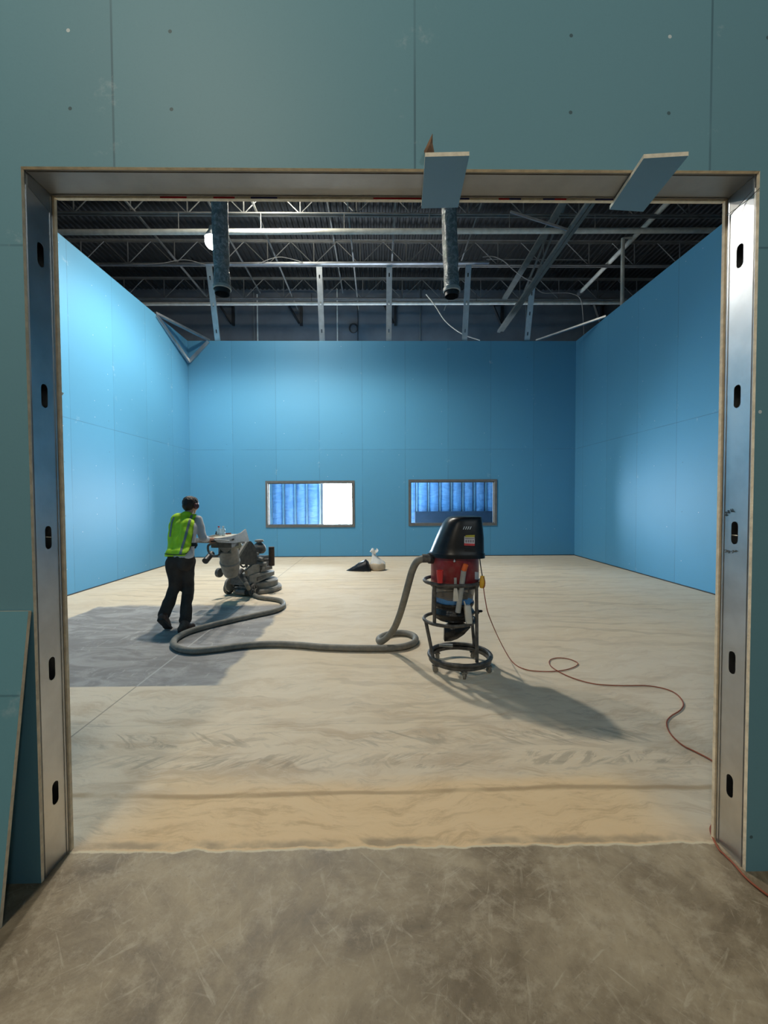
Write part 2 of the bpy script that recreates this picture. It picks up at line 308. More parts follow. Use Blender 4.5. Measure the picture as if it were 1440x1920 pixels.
# ------------------------------------------------------------------ mesh building
def basis(d, up=V((0, 0, 1))):
    d = d.normalized()
    if abs(d.dot(up)) > .98: up = V((0, 1, 0)) if abs(d.y) < .9 else V((1, 0, 0))
    a = up.cross(d).normalized(); b = d.cross(a).normalized()
    return a, b, d
class MB:
    def __init__(s): s.v = []; s.f = []; s.mi = []; s.cur = 0
    def add(s, vs, fs):
        o = len(s.v); s.v += [V(p) for p in vs]; s.f += [tuple(i+o for i in f) for f in fs]; s.mi += [s.cur]*len(fs); return s
    def box(s, c, size, rot=None, taper=None):
        sx, sy, sz = [q/2 for q in size]; c = V(c); vs = []
        for z in (-1, 1):
            for (x, y) in ((-1, -1), (1, -1), (1, 1), (-1, 1)):
                k = taper if (taper and z > 0) else (1, 1)
                p = V((x*sx*k[0], y*sy*k[1], z*sz)); p = (rot @ p) if rot else p; vs.append(c+p)
        return s.add(vs, [(3, 2, 1, 0), (4, 5, 6, 7), (0, 1, 5, 4), (1, 2, 6, 5), (2, 3, 7, 6), (3, 0, 4, 7)])
    def bar(s, p, q, w, h, up=V((0, 0, 1))):
        p, q = V(p), V(q); a, b, d = basis(q-p, V(up)); vs = []
        for e in (p, q):
            for (i, j) in ((-1, -1), (1, -1), (1, 1), (-1, 1)): vs.append(e+a*i*w/2+b*j*h/2)
        return s.add(vs, [(3, 2, 1, 0), (4, 5, 6, 7), (0, 1, 5, 4), (1, 2, 6, 5), (2, 3, 7, 6), (3, 0, 4, 7)])
    def angle(s, p, q, w, t, up=V((0, 0, 1))):
        p, q = V(p), V(q); a, b, d = basis(q-p, V(up))
        s.bar(p+a*w/2, q+a*w/2, w, t, up); s.bar(p+b*(w/2+t/2), q+b*(w/2+t/2), t, w, up); return s
    def cyl(s, p, q, r1, r2=None, n=20, caps=True):
        p, q = V(p), V(q); r2 = r1 if r2 is None else r2; a, b, d = basis(q-p); vs = []
        for e, r in ((p, r1), (q, r2)):
            for i in range(n):
                t = 2*PI*i/n; vs.append(e+a*math.cos(t)*r+b*math.sin(t)*r)
        fs = [(i, (i+1) % n, n+(i+1) % n, n+i) for i in range(n)]
        if caps: fs += [tuple(range(n-1, -1, -1)), tuple(range(n, 2*n))]
        return s.add(vs, fs)
    def lathe(s, prof, c=(0, 0, 0), n=32, axis=(0, 0, 1), cap0=True, cap1=True, wob=None):
        c = V(c); a, b, d = basis(V(axis)); vs = []
        if abs(d.z) > .999: a, b = V((1, 0, 0)), V((0, 1, 0))
        for (r, h) in prof:
            for i in range(n):
                t = 2*PI*i/n; rr = r*(1+(wob(t, h) if wob else 0)); vs.append(c+a*math.cos(t)*rr+b*math.sin(t)*rr+d*h)
        fs = []
        for k in range(len(prof)-1):
            for i in range(n): fs.append((k*n+i, k*n+(i+1) % n, (k+1)*n+(i+1) % n, (k+1)*n+i))
        if cap0: fs.append(tuple(range(n-1, -1, -1)))
        if cap1: fs.append(tuple((len(prof)-1)*n+i for i in range(n)))
        return s.add(vs, fs)
    def tube(s, pts, r, n=10, closed=False, sub=6, caps=True):
        P = smooth_path([V(p) for p in pts], sub, closed) if sub > 1 else [V(p) for p in pts]
        R = r if callable(r) else (lambda t: r)
        k = len(P); vs = []; pa = None
        for i in range(k):
            if closed: d = P[(i+1) % k]-P[i-1]
            else: d = P[min(i+1, k-1)]-P[max(i-1, 0)]
            d = d.normalized()
            if pa is None: a, b, _ = basis(d)
            else:
                a = (pa-d*pa.dot(d)).normalized(); b = d.cross(a)
            pa = a; rr = R(i/max(1, k-1))
            for j in range(n):
                t = 2*PI*j/n; vs.append(P[i]+a*math.cos(t)*rr+b*math.sin(t)*rr)
        fs = []
        for i in range(k if closed else k-1):
            o, q = i*n, ((i+1) % k)*n
            for j in range(n): fs.append((o+j, o+(j+1) % n, q+(j+1) % n, q+j))
        if caps and not closed: fs += [tuple(range(n-1, -1, -1)), tuple((k-1)*n+j for j in range(n))]
        return s.add(vs, fs)
    def sphere(s, c, r, n=16, m=10, sc=(1, 1, 1)):
        c = V(c); vs = []; fs = []
        for i in range(1, m):
            ph = PI*i/m
            for j in range(n):
                t = 2*PI*j/n; vs.append(c+V((math.sin(ph)*math.cos(t)*r*sc[0], math.sin(ph)*math.sin(t)*r*sc[1], math.cos(ph)*r*sc[2])))
        top = len(vs); vs += [c+V((0, 0, r*sc[2])), c-V((0, 0, r*sc[2]))]
        for i in range(m-2):
            for j in range(n): fs.append((i*n+j, (i+1)*n+j, (i+1)*n+(j+1) % n, i*n+(j+1) % n))
        for j in range(n):
            fs.append((top, j, (j+1) % n)); fs.append((top+1, (m-2)*n+(j+1) % n, (m-2)*n+j))
        return s.add(vs, fs)
    def loft(s, rings, cap=True, closed=True):
        n = len(rings[0]); vs = [p for r in rings for p in r]; fs = []
        for k in range(len(rings)-1):
            for i in range(n if closed else n-1): fs.append((k*n+i, k*n+(i+1) % n, (k+1)*n+(i+1) % n, (k+1)*n+i))
        if cap: fs += [tuple(range(n-1, -1, -1)), tuple((len(rings)-1)*n+i for i in range(n))]
        return s.add(vs, fs)
    def plate(s, outer, holes, fr, t, edge_slot=None):
        """flat plate with holes: outline in 2D, fr maps (u, v, depth) to a point, t is thickness"""
        loops = [outer]+list(holes)
        tri = tessellate_polygon([[V((p[0], p[1], 0)) for p in l] for l in loops])
        flat = [p for l in loops for p in l]; n = len(flat)
        vs = [fr(p[0], p[1], 0) for p in flat]+[fr(p[0], p[1], t) for p in flat]
        s.add(vs, [tuple(q) for q in tri]+[tuple(i+n for i in reversed(q)) for q in tri])
        keep = s.cur
        if edge_slot is not None: s.cur = edge_slot
        o = len(s.v)-2*n; b = 0
        for l in loops:
            k = len(l)
            for i in range(k):
                s.f.append((o+b+i, o+b+(i+1) % k, o+n+b+(i+1) % k, o+n+b+i)); s.mi.append(s.cur)
            b += k
        s.cur = keep
        return s
    def build(s, name, mats, parent=None, smooth=35, world=True, label=None, post=None, fix=True):
        me = bpy.data.meshes.new(name)
        vs = s.v
        if parent is not None and world:
            w = WM[parent.name].inverted(); vs = [w @ p for p in vs]
        me.from_pydata([tuple(p) for p in vs], [], s.f)
        for m in (mats if isinstance(mats, (list, tuple)) else [mats]): me.materials.append(m)
        for p, i in zip(me.polygons, s.mi): p.material_index = i
        if fix:
            bm = bmesh.new(); bm.from_mesh(me); bmesh.ops.recalc_face_normals(bm, faces=bm.faces[:]); bm.to_mesh(me); bm.free()
        if smooth:
            me.shade_smooth(); me.set_sharp_from_angle(angle=math.radians(smooth))
        me.update()
        o = bpy.data.objects.new(name, me); COL.objects.link(o)
        if parent is not None:
            o.parent = parent; WM[o.name] = WM[parent.name]
        else: WM[o.name] = M.Identity(4)
        if label: o['label'] = label
        if post: post(o)
        return o
WM = {}
def smooth_path(P, sub, closed):
    out = []; k = len(P)
    for i in range(k if closed else k-1):
        p1, p2 = P[i], P[(i+1) % k]
        p0 = P[i-1] if (closed or i > 0) else p1*2-p2
        p3 = P[(i+2) % k] if (closed or i+2 < k) else p2*2-p1
        for j in range(sub):
            t = j/sub
            out.append(.5*((2*p1)+(p2-p0)*t+(2*p0-5*p1+4*p2-p3)*t*t+(3*p1-p0-3*p2+p3)*t**3))
    if not closed: out.append(P[-1])
    return out
def thing(name, label, cat, loc=(0, 0, 0), rotz=0, group=None):
    o = bpy.data.objects.new(name, None); COL.objects.link(o)
    o.empty_display_size = .1; o.location = loc; o.rotation_euler = (0, 0, rotz)
    WM[o.name] = M.Translation(V(loc)) @ M.Rotation(rotz, 4, 'Z')
    return tag(o, label, cat, group)
def tag(o, label, cat, group=None):
    o['label'] = label; o['category'] = cat
    if group: o['group'] = group
    return o
def struct(o): o['kind'] = 'structure'; return o
def dup(root, loc, label, group=None):
    r = root.copy(); COL.objects.link(r); r.location = loc; r['label'] = label
    if group: r['group'] = group
    for ch in list(root.children):
        c = ch.copy(); COL.objects.link(c); c.parent = r
        for g in list(ch.children):
            d = g.copy(); COL.objects.link(d); d.parent = c
    return r
def remesh(o, size, it=6, fac=.5, rough=0.0, rscale=20., seed=0.):
    m = o.modifiers.new('r', 'REMESH'); m.mode = 'VOXEL'; m.voxel_size = size; m.use_smooth_shade = True
    if it:
        q = o.modifiers.new('s', 'SMOOTH'); q.iterations = it; q.factor = fac
    bpy.context.view_layer.update()
    dg = bpy.context.evaluated_depsgraph_get()
    me = bpy.data.meshes.new_from_object(o.evaluated_get(dg)); o.modifiers.clear()
    mats = list(o.data.materials); o.data = me
    me.materials.clear()
    for k in mats: me.materials.append(k)
    if rough:
        for v in me.vertices:
            k = mnoise.noise(V((v.co.x, v.co.y, v.co.z*.7))*rscale+V((seed, 0, 0)))
            v.co += v.normal*k*rough
    for p in me.polygons: p.use_smooth = True; p.material_index = 0
    me.update(); return o
def slot(cx, cy, w, h, n=8):
    r = w/2; out = []
    for i in range(n+1): t = PI*i/n; out.append((cx+r*math.cos(t), cy+h/2-r+r*math.sin(t)))
    for i in range(n+1): t = PI+PI*i/n; out.append((cx+r*math.cos(t), cy-h/2+r+r*math.sin(t)))
    return out
ORD = ['first', 'second', 'third', 'fourth', 'fifth', 'sixth', 'seventh', 'eighth', 'ninth', 'tenth', 'eleventh', 'twelfth']

# ------------------------------------------------------------------ room shell
XL, XR, YB, WH = -5.32, 5.64, 12.05, 6.1
YO, YI, OX0, OX1, OH = 1.766, 1.9485, -1.4375, 1.5867, 2.973
CEIL = 8.86; YF = 14.8
struct(MB().add([(-11, -8, 0), (11, -8, 0), (11, 15, 0), (-11, 15, 0), (-11, -8, -.2), (11, -8, -.2), (11, 15, -.2), (-11, 15, -.2)],
    [(0, 1, 2, 3), (7, 6, 5, 4), (0, 4, 5, 1), (1, 5, 6, 2), (2, 6, 7, 3), (3, 7, 4, 0)]).build('floor', MT['floor']))
b = MB(); n = 144; prof = []
for i in range(n):
    x0 = -11+22*i/n; w = 22/n
    prof += [(x0, 0), (x0+w*.42, 0), (x0+w*.55, .038), (x0+w*.87, .038)]
prof.append((11, 0))
vs = [V((x, y, CEIL+h)) for y in (-8, 15) for x, h in prof]; k = len(prof)
b.add(vs, [(i, i+1, k+i+1, k+i) for i in range(k-1)])
b.box((0, 3.5, CEIL+.12), (22, 23, .08))
struct(b.build('ceiling', MT['deck'], smooth=0, fix=False))
def xz(y): return lambda u, v, d: V((u, y+d, v))
def yz(x): return lambda u, v, d: V((x+d, u, v))
# front wall: two gypsum layers over a steel framed opening
out = [(-7, 0), (OX0, 0), (OX0, OH), (OX1, OH), (OX1, 0), (7, 0), (7, 7.2), (-7, 7.2)]
struct(MB().plate(out, [], xz(YO), .016, edge_slot=1).build('wall_front', [MT['wall_front'], MT['gypsum']], smooth=0))
e = .007
out = [(-7, 0), (OX0+e, 0), (OX0+e, OH-e), (OX1-e, OH-e), (OX1-e, 0), (7, 0), (7, 6.1), (-7, 6.1)]
wl = struct(MB().plate(out, [], xz(YI-.016), .016, edge_slot=1).build('wall_front_lining', [MT['wall_left'], MT['gypsum']], smooth=0))
for p in wl.data.polygons:
    if p.normal.y < -.5: p.material_index = 1
ya, yb_ = YO+.0165, YI-.0165
mid = (ya+yb_)/2
for side, nm, X, s in (('left', 'trim_1', OX0, -1), ('right', 'trim_2', OX1, 1)):
    zs = {-1: (487, 744, 1008, 1258, 1500), 1: (487, 745, 999, 1244, 1480)}[s]
    hol = [slot(mid+.003, atx(90 if s < 0 else 1375, z, X).z, .036, .102) for z in zs]
    b = MB()
    b.plate([(ya, 0), (yb_, 0), (yb_, OH-.003), (ya, OH-.003)], hol, yz(X+s*.003), s*.0014)
    for yy in (ya+.012, yb_-.012):                                    # pressed ribs
        b.bar((X+s*.002, yy, 0), (X+s*.002, yy, OH-.01), .004, .008)
    for yy in (ya+.001, yb_-.001): b.box((X+s*.022, yy, OH/2), (.041, .0015, OH-.01))
    b.box((X+s*.0445, mid, OH/2), (.002, yb_-ya, OH-.01))  # plate added behind the slots to keep the cavity dark
    o = struct(b.build(nm, MT['steel'], smooth=0))
    if s > 0:
        def stroke(bb, pts, w=.0016):
            bb.tube([atx(px, py, X+.0005) for px, py in pts], w, 5, sub=3)
        bb = MB()   # pencilled 22 1/2
        def cr(x, y): return (1340+x/14.77, 930+y/14.77)
        stroke(bb, [cr(*p) for p in ((288, 455), (312, 440), (322, 465), (305, 520), (298, 548), (325, 538), (352, 520))])
        stroke(bb, [cr(*p) for p in ((352, 420), (372, 402), (388, 415), (372, 450), (362, 470), (382, 468), (408, 460))])
        stroke(bb, [cr(*p) for p in ((432, 360), (445, 395), (455, 440))], .0011)
        stroke(bb, [cr(*p) for p in ((485, 350), (472, 400), (460, 450))], .0011)
        stroke(bb, [cr(*p) for p in ((490, 410), (508, 405), (506, 425), (500, 440), (540, 436))], .0013)
        bb.build('handwriting', MT['ink'], o, label='handwritten 22 1/2 in black marker')
        bb = MB()
        for pts in (((270, 1500), (300, 1490), (325, 1515), (300, 1555), (275, 1550)), ((335, 1510), (350, 1550), (375, 1535)), ((375, 1505), (400, 1530), (385, 1585)),
                    ((430, 1530), (470, 1535)), ((490, 1515), (520, 1510), (505, 1560), (490, 1580)), ((525, 1530), (550, 1520), (545, 1550)), ((565, 1550), (585, 1505), (615, 1545))):
            stroke(bb, [cr(*p) for p in pts], .0016)
        bb.build('handwriting', MT['faint_ink'], o, label='smudged second line of handwriting')
        MB().bar(atx(1371, 1003, X+.02), atx(1383, 1004, X+.006), .004, .004).build('wire_tie', MT['white_gypsum'], o)
    else:
        MB().bar(atx(86, 1006.5, X-.02), atx(97, 1007.5, X-.006), .003, .003).build('wire_tie', MT['white_gypsum'], o)
b = MB()
b.box(((OX0+OX1)/2, mid, OH+.0005), (OX1-OX0-.001, yb_-ya, .002))
b.box(((OX0+OX1)/2, ya+.010, OH-.002), (OX1-OX0-.01, .004, .003)); b.box(((OX0+OX1)/2, yb_-.010, OH-.002), (OX1-OX0-.01, .004, .003))
for X, s in ((OX0, -1), (OX1, 1)):                                     # lapped ears of the header track
    b.plate([(ya+.004, OH), (yb_-.004, OH), (yb_-.004, OH-.085), (ya+.004, OH-.05)], [], yz(X+s*.001), s*.0012)
for yy in (ya+.001, yb_-.001): b.box(((OX0+OX1)/2, yy, OH+.026), (OX1-OX0, .0015, .05))
hd = struct(b.build('trim_3', MT['header'], smooth=0))
# printed edge tape along the inner edge of the header
b = MB(); b.box(((OX0+OX1)/2, YI-.008, OH-e-.0012), (OX1-OX0-.03, .015, .0016)); b.box(((OX0+OX1)/2, YI-.018, OH-e+.002), (OX1-OX0-.03, .0012, .009))
tp = tag(b.build('edge_tape', MT['white_gypsum'], smooth=0), 'white paper edge tape with red and navy dashes along the header of the opening', 'tape')
segs = [(300, 350, 'r'), (400, 440, 'r'), (470, 520, 'n'), (700, 790, 'r'), (805, 815, 'r'), (862, 880, 'n'), (935, 955, 'r'), (955, 977, 'n'), (1018, 1040, 'n'), (1040, 1062, 'r'), (1116, 1150, 'n')]
for a0, a1, kk in segs:
    p, q = at(a0, 373, YI-.019), at(a1, 373, YI-.019)
    MB().box(((p.x+q.x)/2, YI-.0188, OH-e+.002), (q.x-p.x, .0012, .007)).build('printed_dash', MT['red_print' if kk == 'r' else 'navy_print'], tp, label='red dash' if kk == 'r' else 'navy dash')
# side and end walls of the room
struct(MB().box((XL-.08, (YI+YB+.18)/2, WH/2), (.16, YB+.18-YI, WH)).build('wall_left', MT['wall_left'], smooth=0))
struct(MB().box((XR+.08, (YI+YB+.18)/2, WH/2), (.16, YB+.18-YI, WH)).build('wall_right', MT['wall_right'], smooth=0))
W1 = [at(498, 902, YB), at(665, 988, YB)]; W2 = [at(766, 899.5, YB), at(931, 985, YB)]
def rect(w): return [(w[0].x, w[1].z), (w[1].x, w[1].z), (w[1].x, w[0].z), (w[0].x, w[0].z)]
struct(MB().plate([(XL, 0), (XR, 0), (XR, WH), (XL, WH)], [rect(W1), rect(W2)], xz(YB), .18).build('wall_back', MT['wall_back'], smooth=0))
for i, w in enumerate((W1, W2)):
    b = MB(); x0, x1, z0, z1 = w[0].x, w[1].x, w[1].z, w[0].z; t = .06
    o_ = [(x0-.004, z0-.004), (x1+.004, z0-.004), (x1+.004, z1+.004), (x0-.004, z1+.004)]; i_ = [(x0+t, z0+t), (x1-t, z0+t), (x1-t, z1-t), (x0+t, z1-t)]
    b.plate(o_, [i_], xz(YB-.022), .21)
    st = .02; o2 = [(x0+t-.001, z0+t-.001), (x1-t+.001, z0+t-.001), (x1-t+.001, z1-t+.001), (x0+t-.001, z1-t+.001)]; i2 = [(x0+t+st, z0+t+st), (x1-t-st, z0+t+st), (x1-t-st, z1-t-st), (x0+t+st, z1-t-st)]
    b.plate(o2, [i2], xz(YB+.04), .02); b.plate(o2, [i2], xz(YB+.075), .02)
    wf = struct(b.build('window_%d' % (i+1), MT['frame'], smooth=0))
    MB().box(((x0+x1)/2, YB+.0675, (z0+z1)/2), (x1-x0-2*t+.002, .006, z1-z0-2*t+.002)).build('pane', MT['glass'], wf, smooth=0)
for nm, p, q in (('gap_shade_left', (XL+.004, YI, .009), (XL+.004, YB, .009)), ('gap_shade_right', (XR-.004, YI, .009), (XR-.004, YB, .009)), ('gap_shade_back', (XL, YB-.004, .009), (XR, YB-.004, .009))):  # dark strips standing in for the shaded gap under the wall boards
    struct(MB().bar(p, q, .008, .018).build(nm, MT['dark'], smooth=0))
# warehouse shell round it: far wall with the daylight opening
D0, D1, DH = -1.93, .75, 3.0
struct(MB().plate([(-11, 0), (D0, 0), (D0, DH), (D1, DH), (D1, 0), (11, 0), (11, CEIL+.1), (-11, CEIL+.1)], [], xz(YF), .2).build('wall_far', MT['far'], smooth=0))
struct(MB().box((-11.1, 3.5, CEIL/2), (.2, 23, CEIL+.2)).build('wall_outer_left', MT['shell'], smooth=0))
struct(MB().box((11.1, 3.5, CEIL/2), (.2, 23, CEIL+.2)).build('wall_outer_right', MT['shell'], smooth=0))
struct(MB().box((0, -8.1, CEIL/2), (22.4, .2, CEIL+.2)).build('wall_behind', MT['shell'], smooth=0))
# furring studs and insulation on the far wall, seen through the windows
def bay(x, x1, i, side):
    b = MB(); nx, nz = 8, 26; rows = []
    for r in range(nz+1):
        z = .02+3.3*r/nz
        rows.append([V((x+.022+(x1-x-.044)*c/nx, YF-.02-.085*math.sin(PI*c/nx)**.6-.02*mnoise.noise(V((x*3+c*.5, z*2.6, 0))), z)) for c in range(nx+1)])
    b.loft(rows, cap=False, closed=False)
    return tag(b.build('insulation_batt', MT['insul'], smooth=60), 'blue faced insulation bay seen through the %s window, %s bay from its left' % (side, ORD[i]), 'insulation', 'insulation bays on the far wall')
def fstud(x, i, side):
    b = MB(); b.box((x, YF-.072, 1.67), (.004, .14, 3.3)); b.box((x+.02, YF-.142, 1.67), (.044, .003, 3.3)); b.box((x+.02, YF-.004, 1.67), (.044, .003, 3.3))
    return tag(b.build('furring_stud', MT['stud'], smooth=0), 'steel furring stud seen through the %s window, %s stud from its left' % (side, ORD[i]), 'stud', 'furring studs on the far wall')
X1 = [at(x, 940, YF-.14).x for x in (484, 508, 531, 553, 575, 599)]
for i in range(5):
    bay(X1[i], X1[i+1], i, 'left')
for i, x in enumerate(X1): fstud(x-.02, i, 'left')
X2 = [at(x, 930, YF-.14).x for x in (759, 780.5, 802.5, 824, 845.5, 867, 888.5, 910, 931.5)]
for i in range(8): bay(X2[i], X2[i+1], i, 'right')
for i, x in enumerate(X2): fstud(x, i, 'right')
p0, p1 = at(778, 959, YF-.5), at(923, 959, YF-.5)
tag(MB().box(((p0.x+p1.x)/2, YF-.5, p0.z/2), (p1.x-p0.x, .06, p0.z)).build('low_panel', MT['darkboard'], smooth=0), 'low dark blue-grey panel standing behind the right window', 'panel')

# ------------------------------------------------------------------ roof steel
def joist(Y, zb, name_label):
    t = thing('roof_joist', name_label, 'joist', (0, Y, zb), 0, 'open web roof joists')
    zt = zb+.62
    for nm, z, s in (('bottom_chord', zb, 1), ('top_chord', zt, -1)):
        b = MB()
        for dy in (-1, 1):
            b.box((0, Y+dy*.022, z), (21.9, .006, .05)); b.box((0, Y+dy*.042, z-s*.022), (21.9, .045, .006))
        b.build(nm, MT['joist'], t, smooth=0)
    x = -2.98-1.26*6
    pts = []
    while x < 11:
        pts += [V((x, Y, zb)), V((x+.63, Y, zt))]; x += 1.26
    b = MB()
    for i in range(len(pts)-1): b.cyl(pts[i], pts[i+1], .012, n=8)
    b.build('web', MT['joist'], t)
    for i in range(0, len(pts), 2):
        MB().box((pts[i].x, Y, (zb+zt)/2), (.022, .022, zt-zb)).build('web_post', MT['joist'], t, smooth=0)
JA, JB, JC = 9.7, 11.75, 13.7
zj = at(720, 402, JA).z
joist(JA, zj, 'nearest roof joist in view, lit bright by the lamp, above the white pipe')
joist(JB, zj, 'second roof joist, just above the metal bar that holds the leaning studs')
joist(JC, zj, 'third roof joist, closest to the grey far wall')
joist(7.6, zj, 'roof joist nearest the door opening, mostly hidden above its header')
def rodthing(name, pts, r, mat, label, cat, group=None, n=10, sub=1):
    return tag(MB().tube(pts, r, n, sub=sub).build(name, mat), label, cat, group)
pA, pB = at(60, 437, JA-.15), at(1400, 431, JA-.15); pA.y = pB.y = JA-.15
zpipe = (pA.z+pB.z)/2
sp = thing('sprinkler_pipe', 'long white sprinkler pipe hung across the room below the lit joist', 'pipe', (0, JA-.15, zpipe))
MB().cyl((-10, JA-.15, pA.z), (10, JA-.15, pB.z), .058, n=20).build('pipe', MT['pipe'], sp)
for px in (331, 487, 645, 806, 958, 1120):
    q = at(px, 432, JA-.15); MB().cyl((q.x, JA-.05, q.z+.03), (q.x, JA-.05, zj), .009, n=8).build('hanger_rod', MT['joist'], sp)
q = at(720, 569, JC-.35)
sp2 = thing('sprinkler_pipe', 'white pipe running along the top of the grey far wall', 'pipe', (0, JC-.35, q.z))
MB().cyl((-10, JC-.35, q.z-.04), (10, JC-.35, q.z+.04), .05, n=16).build('pipe', MT['pipe'], sp2)
for px in (433, 584, 735, 893):
    z_ = at(px, 569, JC-.35); MB().cyl((z_.x, JC-.35, q.z), (z_.x, JC-.35, zj), .008, n=8).build('hanger_rod', MT['dark'], sp2)
for i, x in enumerate((-5.4, -3.95, -2.68, -1.15, -.62, .42, 2.3)):
    top = i in (1, 3)
    tag(MB().angle((x, 6.0, zj+(.6 if top else .03)), (x, 14.6, zj+(.6 if top else .03)), .035, .005).build('bridging_bar', MT['joist'], smooth=0), 'thin joist bridging bar running front to back under the roof, %s from the left' % ORD[i], 'bridging bar', 'joist bridging bars')
tag(MB().bar(at(188, 496, 11.3), at(917, 492.5, 11.3), .09, .045).build('overhead_track', MT['stud'], smooth=0), 'horizontal metal track overhead that the leaning studs run up to', 'track')
# studs leaning out from the top of the end wall
kick = [((408, 637), (391, 497), 'slotted stud leaning out above the end wall, leftmost of the five'), ((604, 637), (598, 494), 'slotted stud above the left window, second of the five from the left'),
        ((729, 637), (730, 490), 'upright slotted stud above the middle of the end wall, third of five'), ((871, 637), (879, 490), 'slotted stud above the right window, fourth of the five from the left'),
        ((988, 637), (999, 532), 'shorter slotted stud above the end wall, rightmost of the five')]
for (b0, t0, lab) in kick:
    p, q = at(b0[0], b0[1]+3, YB+.08), at(t0[0], t0[1], 11.36)
    L = (q-p).length; d = (q-p).normalized(); a = V((1, 0, 0)); a = (a-d*a.dot(d)).normalized(); nn = a.cross(d)
    if nn.y > 0: nn = -nn
    b = MB(); w = .075
    b.plate([(-w, -.02), (w, -.02), (w, L), (-w, L)], [slot(0, L*k, .036, .1) for k in (.14, .5, .84)], lambda u, v, t: p+a*u+d*v+nn*t, .002)
    for s in (-1, 1): b.plate([(0, 0), (-.04, 0), (-.04, L), (0, L)], [], lambda u, v, t, s=s: p+a*(s*w)+d*v+nn*(u)+a*t, .002)
    tag(b.build('wall_stud', MT['stud'], smooth=0), lab, 'stud', 'studs above the end wall')
# corner braces on the wall tops
t = thing('corner_brace', 'triangular steel stud brace across the left back corner of the wall top', 'brace', (XL+.2, YB-.3, WH))
A, B, C = V((XL-.02, 10.35, WH+.03)), V((-4.74, YB+.03, WH+.03)), V((XL+.06, YB-.06, 5.5))
for nm, p, q, up in (('rail', A, B, (0, 0, 1)), ('strut', A+V((.03, 0, -.05)), C, (1, 0, 0)), ('strut', B+V((0, -.03, -.05)), C, (0, 1, 0))):
    MB().bar(p, q, .09, .05, up).build(nm, MT['stud'], t, smooth=0)
tag(MB().bar((4.52, YB+.03, WH+.03), (XR+.02, 10.5, WH+.03), .07, .04).build('corner_brace', MT['stud'], smooth=0), 'single bright steel bar across the right back corner of the wall top', 'brace')
# clutter at upper right
A = at(1262, 370, 9.2); X_, Z_ = A.x, A.z
pm = thing('roof_pipe', 'grey pipe running back under the roof above the right wall, ending in a cap', 'pipe', (X_, 9, Z_))
MB().cyl((X_, 4, Z_), (X_, 13.3, Z_), .058, n=16).build('pipe', MT['pipe'], pm)
MB().cyl((X_, 13.3, Z_), (X_, 13.45, Z_), .085, n=16).build('pipe_cap', MT['stud'], pm)
p = at(1168, 447, 10.6)
b = MB(); b.tube([(p.x, 10.6, 0.0), (p.x, 10.6, p.z), (X_, 10.6, p.z+.02)], .045, 12, sub=1)
tag(b.build('drop_pipe', MT['pipe']), 'upright grey drop pipe with an elbow rising behind the right wall', 'pipe')
t = thing('double_channel', 'pair of long steel channels sloping down to the top of the end wall', 'brace', at(1110, 375, 8.5))
p, q = at(1113, 372, 8.5), at(938, 621, 12.6)
sd = V((.065, 0, .02))
for s in (-1, 1): MB().bar(p+sd*s, q+sd*s*.8, .085, .06).build('channel', MT['roof_steel'], t, smooth=0)
tag(MB().bar(at(1062, 370, 8.7), at(946, 560, 12.9), .15, .05).build('roof_brace', MT['roof_steel'], smooth=0), 'wide dull steel brace sloping back beside the double channel', 'brace')
t = thing('brace_strut', 'pair of thin angle struts rising from the shortest stud to the roof', 'strut', at(985, 545, 11.8))
for k in (0, 9): MB().bar(at(1053+k*1.3, 372, 9.6), at(983+k, 548, 11.8), .045, .03).build('strut', MT['roof_steel'], t, smooth=0)
tag(MB().bar(at(957, 397, 9.5), at(1064, 431, 8.9), .05, .04).build('brace_strut', MT['stud'], smooth=0), 'short grey strut between the joist end and the double channel', 'strut')
tag(MB().bar(at(912, 486, 11.8), at(1100, 487, 11.8), .02, .02).build('roof_brace', MT['joist'], smooth=0), 'slim bar continuing behind the double channel', 'brace')
rodthing('loose_cable', [at(905, 482, 11.2), at(925, 481, 11.2), at(945, 490, 11.2), at(965, 508, 11.3), at(985, 522, 11.4), at(1003, 530, 11.4)], .012, MT['wire'], 'loose grey cable sagging from the overhead track to the shortest stud', 'cable', sub=5)
rodthing('loose_cable', [at(1003, 538, 11.5), at(1018, 549, 11.5), at(1045, 549, 11.6), at(1070, 550, 11.7), at(1088, 560, 11.8), at(1093, 590, 11.9), at(1095, 640, 11.95)], .010, MT['wire'], 'thin cable looping away to the right of the shortest stud', 'cable', sub=5)
rodthing('loose_cable', [at(799, 552, 12.2), at(815, 572, 12.2), at(835, 602, 12.2), at(865, 625, 12.2), at(900, 638, 12.2)], .014, MT['pipe'], 'pale cable drooping beside the right duct to the end wall top', 'cable', sub=5)
rodthing('loose_cable', [at(248, 495, 11.2), at(300, 494, 11.2), at(345, 487, 11.2), at(385, 496, 11.2)], .009, MT['wire'], 'grey cable lying along the left end of the overhead track', 'cable', sub=5)
rodthing('loose_cable', [at(486, 494, 11.2), at(505, 486, 11.2), at(525, 482, 11.2), at(548, 486, 11.2), at(568, 492, 11.2)], .009, MT['wire'], 'grey cable arching over the track right of the left duct', 'cable', sub=5)
